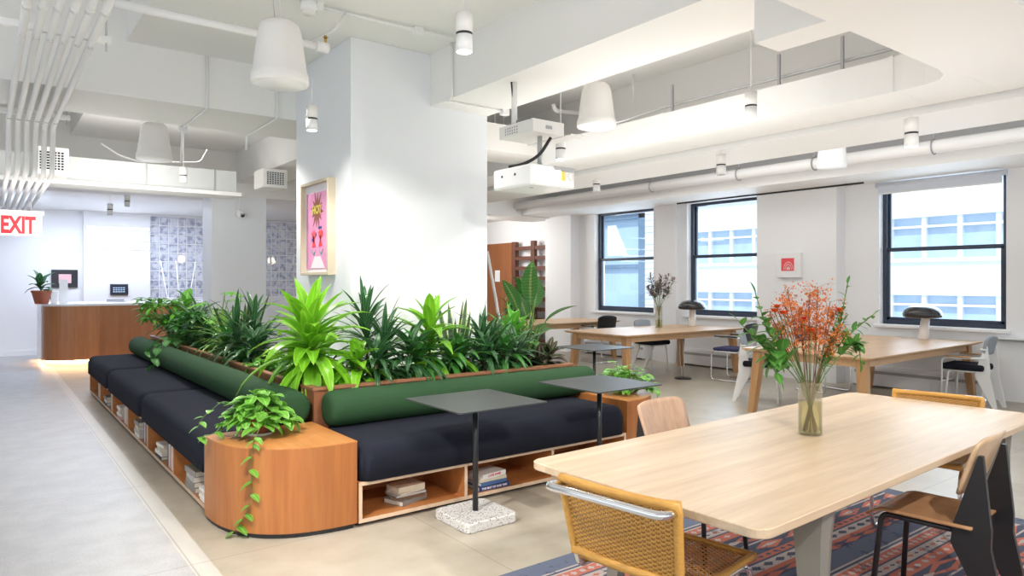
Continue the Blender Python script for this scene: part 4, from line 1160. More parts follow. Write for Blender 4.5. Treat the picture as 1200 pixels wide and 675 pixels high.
# --- bent-plate chair (front = +y), plywood or upholstered
def shell_back(m, w0, w1, z0, z1, y0, y1, bow, th, crown=.0):
    rows = []; nv, nu = 10, 14
    for j in range(nv+1):
        v = j/nv; e = 1-abs(2*v-1)**6*.10
        rows.append([])
        for i in range(nu+1):
            u = i/nu*2-1; hw = (w0+(w1-w0)*v)/2*e
            zc = (z0+(z1-z0)*v) + crown*v*(1-u*u)
            if v > .8: zc -= .018*abs(u)**5*(v-.8)*5
            rows[-1].append((u*hw, y0+(y1-y0)*v-bow*(1-u*u), zc))
    m.sheet(rows, thick=th); return m
def plate_chair(lab, loc, rz, frame, seat, back, group, cushion_=False, arms=False, scale=1.):
    t = thing('plate_chair', lab, 'chair', loc, rz, group)
    prof = [(-.345, 0), (-.305, 0), (-.120, .38), (-.130, .46), (-.224, .765), (-.240, .765), (-.270, .46), (-.268, .38)]
    for sx in (-1, 1):
        x = sx*.165
        MB().prism([(y, z) for y, z in prof], x-.013, x+.013, 'x').build('rear_leg', frame, t)
        MB().tube(round_path([(x*.97, -.16, .428), (x*.97, .165, .428), (sx*.195, .20, 0)], .04, 5), .0125, 10).build('front_leg', frame, t)
    MB().box(-.165, .165, -.20, -.17, .41, .44, .004).build('cross_rail', frame, t); MB().box(-.165, .165, .10, .13, .415, .44, .004).build('cross_rail', frame, t)
    if not cushion_:
        rows = []
        for j in range(13):
            v = j/12; y = -.205+.42*v; row_ = []
            for i in range(11):
                u = i/10*2-1; hw = .205-.006*abs(2*v-1)**4
                row_.append((u*hw, y, .452-.012*math.sin(PI*v)*(1-u*u)-(.035*((v-.82)/.18)**2 if v > .82 else 0)))
            rows.append(row_)
        m = MB(); m.sheet(rows, thick=-.011); m.build('seat', seat, t)
        m = MB(); shell_back(m, .385, .42, .585, .835, -.150, -.235, .018, .011); m.build('backrest', back, t)
        m = MB()
        for sx in (-1, 1): m.lathe([(0, 0), (.008, 0), (.008, .003), (0, .004)], seg=10, M=Matrix.Translation((sx*.15, .13, .4525)))
        m.build('rivet', 'chrome', t)
    else:
        m = MB(); m.box(-.215, .215, -.215, .235, .44, .515, .03, seg=4); m.build('seat', seat, t)
        m = MB(); shell_back(m, .37, .36, .635, .84, -.215, -.262, .015, .035, .01); m.build('backrest', back, t)
        MB().tube(round_path([(-.185, -.235, .70), (-.185, -.17, .70), (.185, -.17, .70), (.185, -.235, .70)], .03), .010, 8).build('back_rail', frame, t)
    if arms:
        for sx in (-1, 1):
            MB().tube(round_path([(sx*.25, .21, 0), (sx*.25, .21, .585), (sx*.25, -.02, .59), (sx*.20, -.24, .60)], .06, 6), .0115, 8).build('arm_frame', frame, t)
            MB().box(sx*.25-.022, sx*.25+.022, -.10, .17, .595, .615, .006).build('armrest', 'far_oak', t)
        MB().tube([(-.25, .20, .30), (.25, .20, .30)], .009, 8).build('front_stretcher', frame, t)
    return t
plate_chair('plywood chair with black frame at the near side of the big table, right', (3.48, 1.385, 0.0045), R(4), 'black_metal', 'ply_warm', 'ply_light', 'plywood chairs at the big table')
plate_chair('plywood chair with pinkish backrest on the bench side of the big table', (3.05, 2.40, 0.0045), PI+R(3), 'black_metal', 'ply_warm', 'ply_pink', 'plywood chairs at the big table')
plate_chair('white framed armchair with grey back and navy seat at the right-hand table', (9.52, 3.40, 0), R(3), 'white_metal', 'charcoal_fabric', 'grey_fabric', 'white framed upholstered chairs', True, True)
plate_chair('white framed chair with black cushion behind the left leaves of the bouquet', (7.82, 5.10, 0), PI+R(28), 'white_metal', 'charcoal_fabric', 'grey_fabric', 'white framed upholstered chairs', True)
plate_chair('white framed chair with grey back behind the middle oak table', (9.06, 8.02, 0), PI-R(4), 'white_metal', 'charcoal_fabric', 'grey_fabric', 'white framed upholstered chairs', True)

# --- cantilever armchair
def cantilever(lab, loc, rz, seat, grp='chrome cantilever armchairs'):
    t = thing('cantilever_armchair', lab, 'chair', loc, rz, grp)
    for sx in (-1, 1):
        x = sx*.25
        MB().tube(round_path([(0, -.26, .013), (x, -.26, .013), (x, .26, .013), (x, .25, .44), (x, -.20, .44), (x, -.235, .66), (x, .12, .665)], .065, 6), .0115, 10).build('frame_tube', 'chrome', t)
        MB().box(x-.024, x+.024, -.17, .20, .665, .69, .011, seg=3).build('armrest', 'black_plastic', t)
    MB().tube([(-.25, -.18, .44), (.25, -.18, .44)], .010, 8).tube([(-.25, .18, .44), (.25, .18, .44)], .010, 8).build('cross_tube', 'chrome', t)
    MB().box(-.225, .225, -.22, .25, .45, .50, .024, seg=4).build('seat', seat, t)
    m = MB(); shell_back(m, .40, .42, .60, .86, -.225, -.285, .025, .03, .02); m.build('backrest', 'black_plastic', t)
    MB().tube(round_path([(-.19, -.20, .45), (-.19, -.235, .64)], .03), .010, 8).tube([(.19, -.20, .45), (.19, -.235, .64)], .010, 8).build('back_support', 'chrome', t)
    return t
cantilever('chrome cantilever armchair with violet seat at the right end of the middle table', (9.12, 6.42, 0), R(8), 'violet_fabric')
cantilever('black backed armchair between the two far oak tables', (9.18, 9.42, 0), R(-8), 'charcoal_fabric')
# chair tucked under the right-hand table (only its thin legs are seen)
cantilever('chrome legged chair pushed under the window side of the right-hand table', (9.2, 5.08, 0), PI-R(10), 'charcoal_fabric')

# rug
rug = MB().box(0, 3.5, -3.4, 0, 0, .004).build('area_rug', 'kilim', loc=(1.72, 2.87, 0))
tag(rug, 'navy and coral patterned flat-woven rug under the big table', 'rug')

# mushroom lamps
def mushroom(lab, loc, rz):
    t = thing('table_lamp', lab, 'table lamp', loc, rz, 'black mushroom lamps')
    m = MB(); rings = []
    for z, r_, dx in ((0, .062, 0), (.01, .064, 0), (.28, .05, -.035)):
        rings.append([(dx+r_*math.cos(2*PI*k/20), r_*math.sin(2*PI*k/20), z) for k in range(20)])
    loft(m, rings).build('base', 'marble', t)
    prof = [(0, .30), (.15, .295), (.195, .285), (.215, .29), (.228, .31), (.230, .335), (.215, .375), (.18, .41), (.13, .432), (.06, .445), (0, .448)]
    MB().lathe(prof, seg=36, c=(.01, 0, 0)).build('shade', 'black_gloss', t)
    MB().lathe([(0, .292), (.14, .292), (.14, .296), (0, .296)], seg=24, c=(.01, 0, 0)).build('diffuser', 'shade_white', t)
    MB().tube(round_path([(.06, 0, .006), (.18, .03, .004), (.26, .10, .004)], .05), .003, 6).build('cord', 'galvanised', t)
    return t
mushroom('glossy black mushroom lamp on the middle oak table', (9.62, 7.62, .741), R(60))
mushroom('glossy black mushroom lamp on the right-hand oak table', (9.85, 4.05, .741), R(75))

# floor outlet pedestal with two cords beneath the middle table
t = thing('floor_outlet', 'round black floor outlet with thin cords rising to the middle table', 'floor outlet', (8.62, 7.0, 0))
MB().lathe([(0, 0), (.13, 0), (.13, .012), (.12, .02), (0, .02)], seg=24).build('outlet_plate', 'black_metal', t)
MB().tube(round_path([(-.03, 0, .02), (-.03, 0, .12), (-.08, 0, .35), (-.02, .05, .70)], .1), .005, 6).tube(round_path([(.03, 0, .02), (.03, 0, .12), (.02, 0, .35), (.06, .05, .70)], .1), .005, 6).build('cord', 'galvanised', t)
# baseboard heaters
def heater(lab, y0, y1):
    t = thing('baseboard_heater', lab, 'heater', (10.14, (y0+y1)/2, 0)); h_ = (y1-y0)/2
    m = MB(); m.prism([(-.06, .03), (.11, .03), (.11, .30), (-.02, .30), (-.06, .26)], -h_, h_, 'y').build('cover', 'wall_paint', t)
    MB().box(-.066, -.058, -h_+.05, h_-.05, .195, .235).build('louvre', 'grey_plate', t)
    for i in (-1, 1): MB().box(-.05, .1, i*(h_-.05)-.03, i*(h_-.05)+.03, 0, .03).build('foot', 'grey_plate', t)
heater('white baseboard heater below the middle window', 6.85, 8.3)
heater('white baseboard heater below the rightmost window', 3.45, 5.12)
heater('white baseboard heater below the farthest window', 9.1, 10.8)
t = thing('wall_shelf', 'thin white wall ledge behind the grey armchair', 'ledge', (10.19, 3.05, .80)); MB().box(-.06, .06, -.30, .30, -.02, .0, .003).build('ledge_board', 'white_gloss', t); MB().box(-.0, .06, -.28, .28, -.045, -.021).build('ledge_bracket', 'grey_plate', t)

# ================================================================== PLANTS
SZ = .66
def rosette(name, lab, loc, n, L, W, mat, shape='strap', elev=(10, 85), droop=(.6, 1.8), cane=.25, fold=.3, seed=1, grp='planter plants', stems=1, spread=.05, nseg=7, whorls=None, zr=1.):
    rd = random.Random(seed); t = thing(name, lab, 'plant', loc, 0, grp)
    st = MB(); lf = MB()
    for s_ in range(stems):
        a0 = rd.uniform(0, 6.28); bx_, by_ = (0, 0) if stems == 1 else (spread*math.cos(a0), spread*math.sin(a0))
        ch = cane*(1 if stems == 1 else rd.uniform(.55, 1.1))
        lean = (rd.uniform(-.05, .05), rd.uniform(-.05, .05))
        st.tube([(bx_, by_, -.08), (bx_+lean[0]*.5, by_+lean[1]*.5, ch*.5), (bx_+lean[0], by_+lean[1], ch)], .011, 7)
        m_ = max(3, n//stems)
        for i in range(m_):
            f = i/(m_-1) if m_ > 1 else 1
            e = R(elev[0]+(elev[1]-elev[0])*f**1.1+rd.uniform(-15, 13)); a = a0+i*2.399+rd.uniform(-.45, .45)
            z = ch*(.30+.70*f)
            k = z/ch if ch else 1
            ll = L*(1-.25*f**3)*rd.uniform(.68, 1.18); dr = droop[0]+(droop[1]-droop[0])*(1-f)+rd.uniform(-.35, .45)
            lf.leaf((bx_+lean[0]*k, by_+lean[1]*k, z+rd.uniform(-.02, .03)), (math.cos(a)*math.cos(e), math.sin(a)*math.cos(e), math.sin(e)*zr), ll, W*rd.uniform(.8, 1.15), dr, fold, nseg, shape)
    st.build('stem', 'stem_brown', t); lf.build('foliage', mat, t, recalc=False)
    return t
def swords(lab, loc, n, L, W, seed, grp='planter plants', mat='leaf_sword'):
    rd = random.Random(seed); t = thing('snake_plant', lab, 'plant', loc, 0, grp); lf = MB()
    for i in range(n):
        a = i*2.4+rd.uniform(-.4, .4); r_ = .015+.07*(i/n)**.7; e = R(rd.uniform(70, 88))
        lf.leaf((r_*math.cos(a), r_*math.sin(a), -.05), (math.cos(a)*math.cos(e), math.sin(a)*math.cos(e), math.sin(e)), L*rd.uniform(.55, 1.05), W*rd.uniform(.8, 1.2), rd.uniform(-.1, .25), .35, 9, 'sword', twist=rd.uniform(-.8, .8))
    lf.build('foliage', mat, t, recalc=False); return t
def vine_leaf(lf, p, a, size, rd, e=-20, mat=None, droop=.7):
    lf.leaf(p, (math.cos(a)*math.cos(R(e)), math.sin(a)*math.cos(R(e)), math.sin(R(e))), size, size*.78, droop, .18, 6, 'heart')
def bushy(name, lab, loc, n, size, mat, rad, h, seed, shape='heart', grp='planter plants', pet=.10, lw=.78, droop=.8, flat=.6, trail=()):
    """many small stalked leaves on arching petioles"""
    rd = random.Random(seed); t = thing(name, lab, 'plant', loc, 0, grp); st = MB(); lf = MB()
    for i in range(n):
        a = rd.uniform(0, 2*PI); q = rd.random()**.6; r_ = rad*q
        top = Vector((r_*math.cos(a), r_*math.sin(a), h*(1-flat*q*q)*rd.uniform(.45, 1.05)))
        b = Vector((top.x*.15, top.y*.15, -.05))
        st.tube([b, (b+top)/2+Vector((0, 0, .03)), top], .0028, 5, cap=False)
        e = rd.uniform(-25, 40); aa = a+rd.uniform(-.9, .9)
        s_ = size*rd.uniform(.7, 1.2)
        lf.leaf(top, (math.cos(aa)*math.cos(R(e)), math.sin(aa)*math.cos(R(e)), math.sin(R(e))), s_, s_*lw, droop*rd.uniform(.5, 1.3), .2, 6, shape)
    for path, nl, sz in trail:
        pts = [Vector(p) for p in path]; st.tube(round_path(pts, .06), .0026, 5)
        for i in range(nl):
            f = (i+.5)/nl*(len(pts)-1); k = min(int(f), len(pts)-2); p = pts[k].lerp(pts[k+1], f-k)
            a = rd.uniform(0, 2*PI) if nl < 0 else (R(200)+(1 if i % 2 else -1)*R(60)+rd.uniform(-.3, .3))
            vine_leaf(lf, p, a, sz*rd.uniform(.8, 1.15), rd, rd.uniform(-50, -10))
    st.build('stem', 'stem_green', t); lf.build('foliage', mat, t, recalc=False); return t
def compound(name, lab, loc, n, mat, h, rad, seed, leaflets=6, ll=.10, lw=.035, grp='planter plants'):
    """umbrella leaves: stalks ending in a whorl of leaflets"""
    rd = random.Random(seed); t = thing(name, lab, 'plant', loc, 0, grp); st = MB(); lf = MB()
    for i in range(n):
        a = rd.uniform(0, 2*PI); q = rd.random()**.5; z = h*rd.uniform(.35, 1.0)
        top = Vector((rad*q*math.cos(a), rad*q*math.sin(a), z)); b = Vector((0, 0, z*.35))
        st.tube([(0, 0, -.05), b, top], .003, 5, cap=False)
        for k in range(leaflets):
            aa = a+2*PI*k/leaflets+rd.uniform(-.2, .2); e = R(rd.uniform(-20, 25))
            lf.leaf(top, (math.cos(aa)*math.cos(e), math.sin(aa)*math.cos(e), math.sin(e)), ll*rd.uniform(.8, 1.2), lw*rd.uniform(.8, 1.2), rd.uniform(.4, 1.0), .25, 5, 'oval')
    st.build('stem', 'stem_green', t); lf.build('foliage', mat, t, recalc=False); return t
def split_leaf(m, p, h, side, L):
    """monstera blade: heart outline with deep notches, a little drooped"""
    up = side.cross(h).normalized(); n = 44; pts = []
    for i in range(n+1):
        a = -PI+2*PI*i/n; r_ = .5*(1.02+.12*math.cos(a))*(1-.55*math.exp(-((abs(a)-PI)/.32)**2))
        if .35 < abs(a) < 2.6 and int((abs(a)-.35)/.19) % 3 == 1: r_ *= .45
        x = r_*math.cos(a)+.35; y = r_*math.sin(a)*.95
        d = -.35*(x*.9)**2-.25*abs(y)
        pts.append((p+h*(x*L)+side*(y*L)+up*(d*L), (y+.5, x)))
    c = p+h*(.38*L)-up*.02*L; cv = m.bm.verts.new(c); vs = [m.bm.verts.new(q) for q, _ in pts[:-1]]
    for i in range(len(vs)):
        j = (i+1) % len(vs); m.face([cv, vs[i], vs[j]], None, True, [(.5, .4), pts[i][1], pts[j][1]])
def monstera(lab, loc, stems, grp='planter plants'):
    t = thing('monstera', lab, 'plant', loc, 0, grp); st = MB(); lf = MB()
    for (x, y, z, L, az, el) in stems:
        top = Vector((x, y, z)); st.tube([(0, 0, -.05), (x*.3, y*.3, z*.6), top], .006, 6)
        h = Vector((math.cos(R(az))*math.cos(R(el)), math.sin(R(az))*math.cos(R(el)), math.sin(R(el)))); side = h.cross(Vector((0, 0, 1))).normalized()
        split_leaf(lf, top, h, side, L)
    st.build('stem', 'stem_green', t); lf.build('foliage', 'leaf_bright', t, recalc=False)

# right arm of the planter, left to right
rosette('dracaena', 'large lime green dracaena at the corner of the planter', (1.99, 5.10, SZ), 84, .56, .11, 'leaf_lime', 'lance', elev=(-25, 80), droop=(.6, 1.9), cane=.46, seed=4)
rosette('dracaena', 'dark narrow-leaved dracaena right of the big lime dracaena', (2.50, 5.16, SZ), 110, .46, .050, 'leaf_dark', elev=(-10, 84), droop=(.4, 1.7), cane=.45, seed=8, stems=2, spread=.07)
rosette('dracaena', 'dark drooping dracaena before the middle of the big column', (2.72, 4.98, SZ), 58, .44, .058, 'leaf_dark', elev=(-25, 60), droop=(.8, 2.1), cane=.30, seed=18)
rosette('dracaena', 'second lime dracaena in front of the big column', (2.98, 5.08, SZ), 40, .50, .10, 'leaf_lime', 'lance', elev=(-20, 78), droop=(.5, 2.0), cane=.44, seed=12)
rosette('dracaena', 'glossy mid green dracaena drooping over the planter rim', (3.10, 4.97, SZ), 40, .38, .07, 'leaf_mid', elev=(-20, 50), droop=(1.0, 2.2), cane=.25, seed=13)
swords('tall yellow-edged snake plant in front of the big column', (3.30, 5.16, SZ), 13, .80, .052, 5)
rosette('dracaena', 'silvery dark dracaena at the right corner of the big column', (3.58, 5.06, SZ), 110, .45, .052, 'leaf_dark', elev=(-10, 84), droop=(.4, 1.7), cane=.38, seed=22, stems=2, spread=.08)
rosette('peace_lily', 'bright green broad-leaved plant at the right side of the column', (4.04, 5.30, SZ), 44, .36, .10, 'leaf_bright', 'oval', elev=(15, 80), droop=(.5, 1.4), cane=.34, seed=31)
swords('short snake plant among the bright leaves right of the column', (4.0, 5.18, SZ), 8, .76, .055, 9)
rosette('dumb_cane', 'striped silver-green plant near the right end of the planter', (3.86, 4.98, SZ), 40, .38, .075, 'leaf_silver', 'oval', elev=(0, 70), droop=(.6, 1.8), cane=.22, seed=37)
rosette('prayer_plant', 'dark purple-leaved plant at the right end of the planter', (4.12, 4.95, SZ), 70, .23, .085, 'leaf_purple', 'oval', elev=(0, 70), droop=(.5, 1.5), cane=.16, seed=41, stems=3, spread=.06)
bushy('creeping_fig', 'low green leafy plant at the very right end of the planter', (4.17, 5.15, SZ), 40, .07, 'leaf_pothos', .09, .22, 43)
for k, (x, mat, w_, n_, L_) in enumerate(((2.30, 'leaf_lime', .09, 26, .36), (2.42, 'leaf_dark', .05, 40, .42), (2.80, 'leaf_mid', .065, 30, .36), (3.42, 'leaf_dark', .05, 40, .40), (3.70, 'leaf_mid', .06, 30, .34), (3.22, 'leaf_mid', .055, 30, .34))):
    rosette('dracaena', 'low arching %s plant spilling over the planter rim, %s from the corner' % ({'leaf_lime': 'lime', 'leaf_dark': 'dark green', 'leaf_mid': 'green'}[mat], ordn[k]), (x, 4.93+.02*(k % 3), SZ), n_, L_, w_, mat, 'lance', elev=(5, 75), droop=(.9, 2.3), cane=.24, seed=200+k, nseg=8)
for k, (y, mat, n_) in enumerate(((5.45, 'leaf_lime', 20), (6.75, 'leaf_dark', 40), (7.6, 'leaf_mid', 34), (8.6, 'leaf_dark', 36), (9.6, 'leaf_mid', 34), (10.2, 'leaf_dark', 36))):
    rosette('dracaena', 'low arching %s plant at the left rim of the planter, %s from the corner' % ({'leaf_lime': 'lime', 'leaf_dark': 'dark green', 'leaf_mid': 'green'}[mat], ordn[k]), (2.03, y, SZ), n_, .38, .05, mat, 'lance', elev=(5, 80), droop=(.8, 2.0), cane=.24, seed=300+k)
rosette('dracaena', 'small lime dracaena tucked behind the corner of the planter', (2.2, 5.45, SZ), 40, .42, .085, 'leaf_lime', 'lance', elev=(-5, 78), droop=(.5, 1.8), cane=.30, seed=401)
# left arm, near to far
bushy('pothos', 'low pothos with dark leaves left of the big lime dracaena', (2.12, 5.75, SZ), 60, .09, 'leaf_mid', .18, .24, 50, flat=.4)
bushy('pothos', 'bright pothos lit from below, left arm of the planter', (2.12, 6.25, SZ), 60, .09, 'leaf_pothos', .17, .20, 51, flat=.4)
rosette('bromeliad', 'small orange-tinged bromeliad in the left arm of the planter', (2.15, 6.55, SZ), 20, .22, .04, 'leaf_pale', elev=(20, 80), droop=(.4, 1.2), cane=.08, seed=53)
rosette('dracaena', 'very dark narrow-leaved dracaena in the left arm of the planter', (2.12, 7.15, SZ), 120, .48, .048, 'leaf_dark', elev=(-15, 80), droop=(.5, 1.8), cane=.38, seed=55, stems=3, spread=.12)
swords('dark snake plant leaning behind the dark dracaena', (2.2, 7.65, SZ), 14, .78, .06, 57, mat='leaf_sword')
bushy('pothos', 'dark trailing pothos low over the left rim of the planter', (2.05, 6.95, SZ), 60, .10, 'leaf_mid', .19, .22, 58, flat=.5)
rosette('spider_plant', 'yellow-green striped spider plant in the left arm', (2.15, 8.1, SZ), 70, .46, .034, 'leaf_pale', elev=(20, 86), droop=(.4, 1.5), cane=.2, seed=61)
monstera('monstera with split leaves standing up before the far column', (2.2, 8.55, SZ), [(.05, -.05, .72, .30, -60, 5), (-.12, .05, .60, .26, 190, 0), (.12, .1, .62, .24, 20, 10), (-.05, -.15, .45, .24, 230, -5), (.1, -.14, .5, .24, 300, 0)])
compound('umbrella_plant', 'glossy umbrella plant in the middle of the left planter arm', (2.08, 8.95, SZ), 30, 'leaf_mid', .5, .28, 63, 7, .14, .05)
rosette('dumb_cane', 'broad green and white leaved plant toward the far end', (2.15, 9.4, SZ), 36, .42, .12, 'leaf_silver', 'oval', elev=(10, 75), droop=(.5, 1.5), cane=.35, seed=66)
rosette('philodendron', 'bright broad-leaved philodendron at the far end of the planter', (2.12, 9.95, SZ), 18, .30, .13, 'leaf_bright', 'oval', elev=(5, 60), droop=(.5, 1.2), cane=.55, seed=67)
compound('umbrella_plant', 'umbrella plant at the far left end of the planter', (2.02, 10.45, SZ), 44, 'leaf_bright', .62, .36, 68, 7, .16, .055)
bushy('pothos', 'leafy pothos spilling over the far green bolster', (1.97, 9.05, SZ), 50, .11, 'leaf_mid', .20, .16, 71, flat=.3,
      trail=[([(-.05, 0, .15), (-.24, -.15, .17), (-.40, -.3, .06), (-.46, -.45, -.12)], 9, .12), ([(-.05, .1, .15), (-.25, .2, .17), (-.42, .2, -.02)], 8, .12)])
bushy('pothos', 'pothos hanging over the cap rail beside the dark dracaena', (1.98, 6.3, SZ), 26, .10, 'leaf_pothos', .14, .16, 72, flat=.3,
      trail=[([(-.03, 0, .12), (-.10, -.04, .12), (-.125, -.05, .0), (-.13, -.06, -.06)], 6, .10)])
# bright grow-light bars lying behind the planter rim, between the leaves
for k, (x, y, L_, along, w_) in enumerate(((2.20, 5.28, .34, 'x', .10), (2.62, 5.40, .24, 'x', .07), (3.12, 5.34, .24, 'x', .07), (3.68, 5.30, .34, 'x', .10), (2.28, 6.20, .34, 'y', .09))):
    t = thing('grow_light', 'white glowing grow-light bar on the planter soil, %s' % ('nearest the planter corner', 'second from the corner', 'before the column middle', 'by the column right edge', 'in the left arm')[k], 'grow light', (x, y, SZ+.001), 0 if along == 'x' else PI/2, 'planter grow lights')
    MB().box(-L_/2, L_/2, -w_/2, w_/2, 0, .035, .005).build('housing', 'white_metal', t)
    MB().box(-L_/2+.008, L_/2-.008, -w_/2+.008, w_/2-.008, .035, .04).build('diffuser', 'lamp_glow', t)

# potted pothos on the corner block, with a vine trailing down its face
def block_face(px, py, off=.02):
    r_ = ray(px, py); best = None; k = 2.2
    while k < 6:
        x, y = r_.x*k, r_.y*k
        v = (abs(min(0, x-1.815))/(.70+off))**2.6+(abs(min(0, y-4.69))/(.735+off))**2.6
        if v <= 1: return Vector((x, y, H+r_.z*k))
        k += .004
q0 = Vector((1.40, 4.50, .5305))
face = [block_face(px, py) for px, py in ((297, 520), (293, 548), (296, 575), (290, 600), (282, 612), (272, 626))]
loc = q0
tr = [Vector((.0, -.02, .12))+q0, Vector((-.02, -.12, .10))+q0, block_face(299, 516, .03)+Vector((0, 0, .012))]+face
tr = [p-loc for p in tr]
side1 = [p-loc for p in (q0+Vector((-.04, .02, .14)), q0+Vector((-.18, .03, .10)), q0+Vector((-.27, .02, .035)), q0+Vector((-.36, .06, .015)))]
pot = thing('plant_pot', 'clay pot holding the trailing pothos on the rounded corner block', 'plant pot', q0)
MB().lathe([(0, 0), (.055, 0), (.082, .11), (.088, .112), (.088, .13), (.078, .13), (.07, .09), (0, .085)], seg=28).build('pot_body', 'terracotta', pot)
MB().lathe([(0, .09), (.071, .092), (0, .10)], seg=20).build('potting_soil', 'soil', pot)
MB().lathe([(0, 0), (.075, 0), (.085, .018), (.078, .02), (.07, .006), (0, .006)], seg=24, c=(.0, 0, -.0004)).build('saucer', 'clear_pot', pot)
rdv = random.Random(5)
t = thing('pothos_vine', 'green pothos with a long vine trailing down the rounded wood block', 'plant', q0, 0, 'pothos in pots')
st, lf = MB(), MB()
for i in range(170):
    a = rdv.uniform(0, 2*PI); q = rdv.random()**.6; r_ = .19*q
    top = Vector((r_*math.cos(a), r_*math.sin(a), .13+.16*(1-q*q)*rdv.uniform(.4, 1.1)-.05*q))
    st.tube([(top.x*.2, top.y*.2, .09), (top+Vector((0, 0, .16)))*.6, top], .002, 4, cap=False)
    vine_leaf(lf, top, a+rdv.uniform(-1, 1), rdv.uniform(.075, .115), rdv, rdv.uniform(-40, 25))
for path, nl, sz in ((tr, 15, .075), (side1, 6, .07), ([(-.05, .05, .16), (-.2, .10, .22), (-.3, .16, .12), (-.33, .18, .05)], 7, .06)):
    pts_ = [Vector(p) for p in path]; st.tube(round_path(pts_, .03), .0024, 5)
    tot = len(pts_)-1
    for i in range(nl):
        f = (i+.7)/nl*tot*.999; k = min(int(f), tot-1); p = pts_[k].lerp(pts_[k+1], f-k)
        out = Vector((-.6, -.8)) if p.z < .1 else Vector((math.cos(i), math.sin(i)))
        a = math.atan2(out.y, out.x)+(1 if i % 2 else -1)*1.15
        vine_leaf(lf, p, a, sz*rdv.uniform(.75, 1.15), rdv, -25 if p.z < .1 else 0, droop=.5)
st.build('stem', 'stem_green', t); lf.build('foliage', 'leaf_pothos', t, recalc=False)
# potted pothos on the right block
q1 = Vector((4.50, 4.30, .5305))
pot = thing('plant_pot', 'pale pink pot of the bushy pothos on the right end block', 'plant pot', q1)
MB().lathe([(0, 0), (.062, 0), (.082, .10), (.087, .11), (.08, .112), (.07, .08), (0, .075)], seg=24).build('pot_body', 'clear_pot', pot)
MB().lathe([(0, .08), (.069, .082), (0, .088)], seg=20).build('potting_soil', 'soil', pot)
o = bushy('pothos_bush', 'bushy bright pothos in a pale pot on the right end block', tuple(q1), 120, .095, 'leaf_pothos', .23, .26, 81, grp='pothos in pots', flat=.75,
      trail=[([(.05, 0, .12), (.18, -.06, .14), (.27, -.12, .02), (.30, -.14, -.12)], 5, .08)])
# plant on the reception counter
q2 = onY(44, 349, 15.0); q2 = Vector((q2.x+.06, 15.0, 1.1005))
pot = thing('plant_pot', 'terracotta pot on the left corner of the reception counter', 'plant pot', q2)
MB().lathe([(0, 0), (.10, 0), (.15, .20), (.16, .20), (.16, .24), (.145, .24), (.13, .19), (0, .18)], seg=24).build('pot_body', 'terracotta', pot)
rosette('counter_plant', 'dark leafy plant in the terracotta pot on the reception counter', (q2.x, q2.y, q2.z+.2), 16, .34, .12, 'leaf_dark', 'oval', elev=(15, 75), droop=(.5, 1.4), cane=.16, seed=91, grp='counter plants')
# bird of paradise beyond the planter, and plants on the shelving
bp = thing('bird_of_paradise', 'tall bird of paradise with big upright leaves beyond the planter', 'plant', (5.95, 7.45, 0))
MB().lathe([(0, 0), (.15, 0), (.19, .38), (.20, .38), (.20, .42), (.17, .42), (.16, .36), (0, .35)], seg=28).build('pot', 'frame_white', bp)
st, lf = MB(), MB()
for (dx, dy, z, L, az, el, w_) in ((.02, 0, 1.20, .62, 200, 84, .25), (.12, .05, 1.15, .5, 20, 74, .22), (-.12, .1, 1.1, .5, 150, 70, .2), (.2, -.1, .95, .5, -30, 40, .2), (-.2, -.05, .9, .45, 210, 45, .18), (.1, .2, 1.0, .45, 80, 60, .2), (-.05, -.2, .8, .45, 260, 35, .18), (.25, .1, .75, .4, 10, 25, .17)):
    st.tube([(0, 0, .3), (dx*.4, dy*.4, z*.7), (dx, dy, z)], .010, 7)
    lf.leaf((dx, dy, z), (math.cos(R(az))*math.cos(R(el)), math.sin(R(az))*math.cos(R(el)), math.sin(R(el))), L, w_, .55, .3, 9, 'oval', twist=.9 if el > 65 else 0)
st.build('stem', 'stem_green', bp); lf.build('foliage', 'leaf_banana', bp, recalc=False)
for k, (y, z) in enumerate(((12.35, .0), (12.9, .0), (12.45, 1.05))):
    rosette('shelf_plant', 'dark green plant %s the open shelving' % ('on the floor at the right side of', 'on the floor at the left side of', 'halfway up')[k], (9.75, y, z+.02), 26, .5, .12, 'leaf_mid', 'oval', elev=(5, 80), droop=(.5, 1.4), cane=.9 if k < 2 else .25, seed=100+k, grp='plants by the shelving', stems=2)
# leaning pole with a hook by the shelving
tag(MB().tube([(6.3, 8.35, .0), (5.98, 8.5, 1.95)], .022, 8).build('leaning_pole', 'white_metal'), 'pale slanting pole leaning behind the planter by the wood panelling', 'pole')

# ---- vases and cut flowers
def vase(name, lab, q, r_, h_, water):
    t = thing(name, lab, 'vase', q)
    MB().lathe([(0, 0), (r_*.97, 0), (r_, .006), (r_, h_), (r_-.003, h_), (r_-.003, .012), (0, .012)], seg=36).build('glass_wall', 'clear_glass', t)
    MB().lathe([(0, .013), (r_-.004, .013), (r_-.004, water), (0, water)], seg=30).build('vase_water', 'water', t)
    return t
V = Vector((3.26, 1.86, .741))
vase('glass_vase', 'clear glass cylinder vase with yellowish water on the big table', V, .056, .265, .165)
rf = random.Random(17)
def stem_path(base, tip, rd):
    mid = base.lerp(tip, .45)+Vector((rd.uniform(-.012, .012), rd.uniform(-.012, .012), .01)); return [base, mid, tip]
def in_vase(az, r_=.035): return Vector((r_*math.cos(az+PI), r_*math.sin(az+PI), .02))
def view_dir(u, w_=0.):   # horizontal offset to the camera's right (u) and away from it (w_)
    return Vector((cA*u+sA*w_, -sA*u+cA*w_, 0))
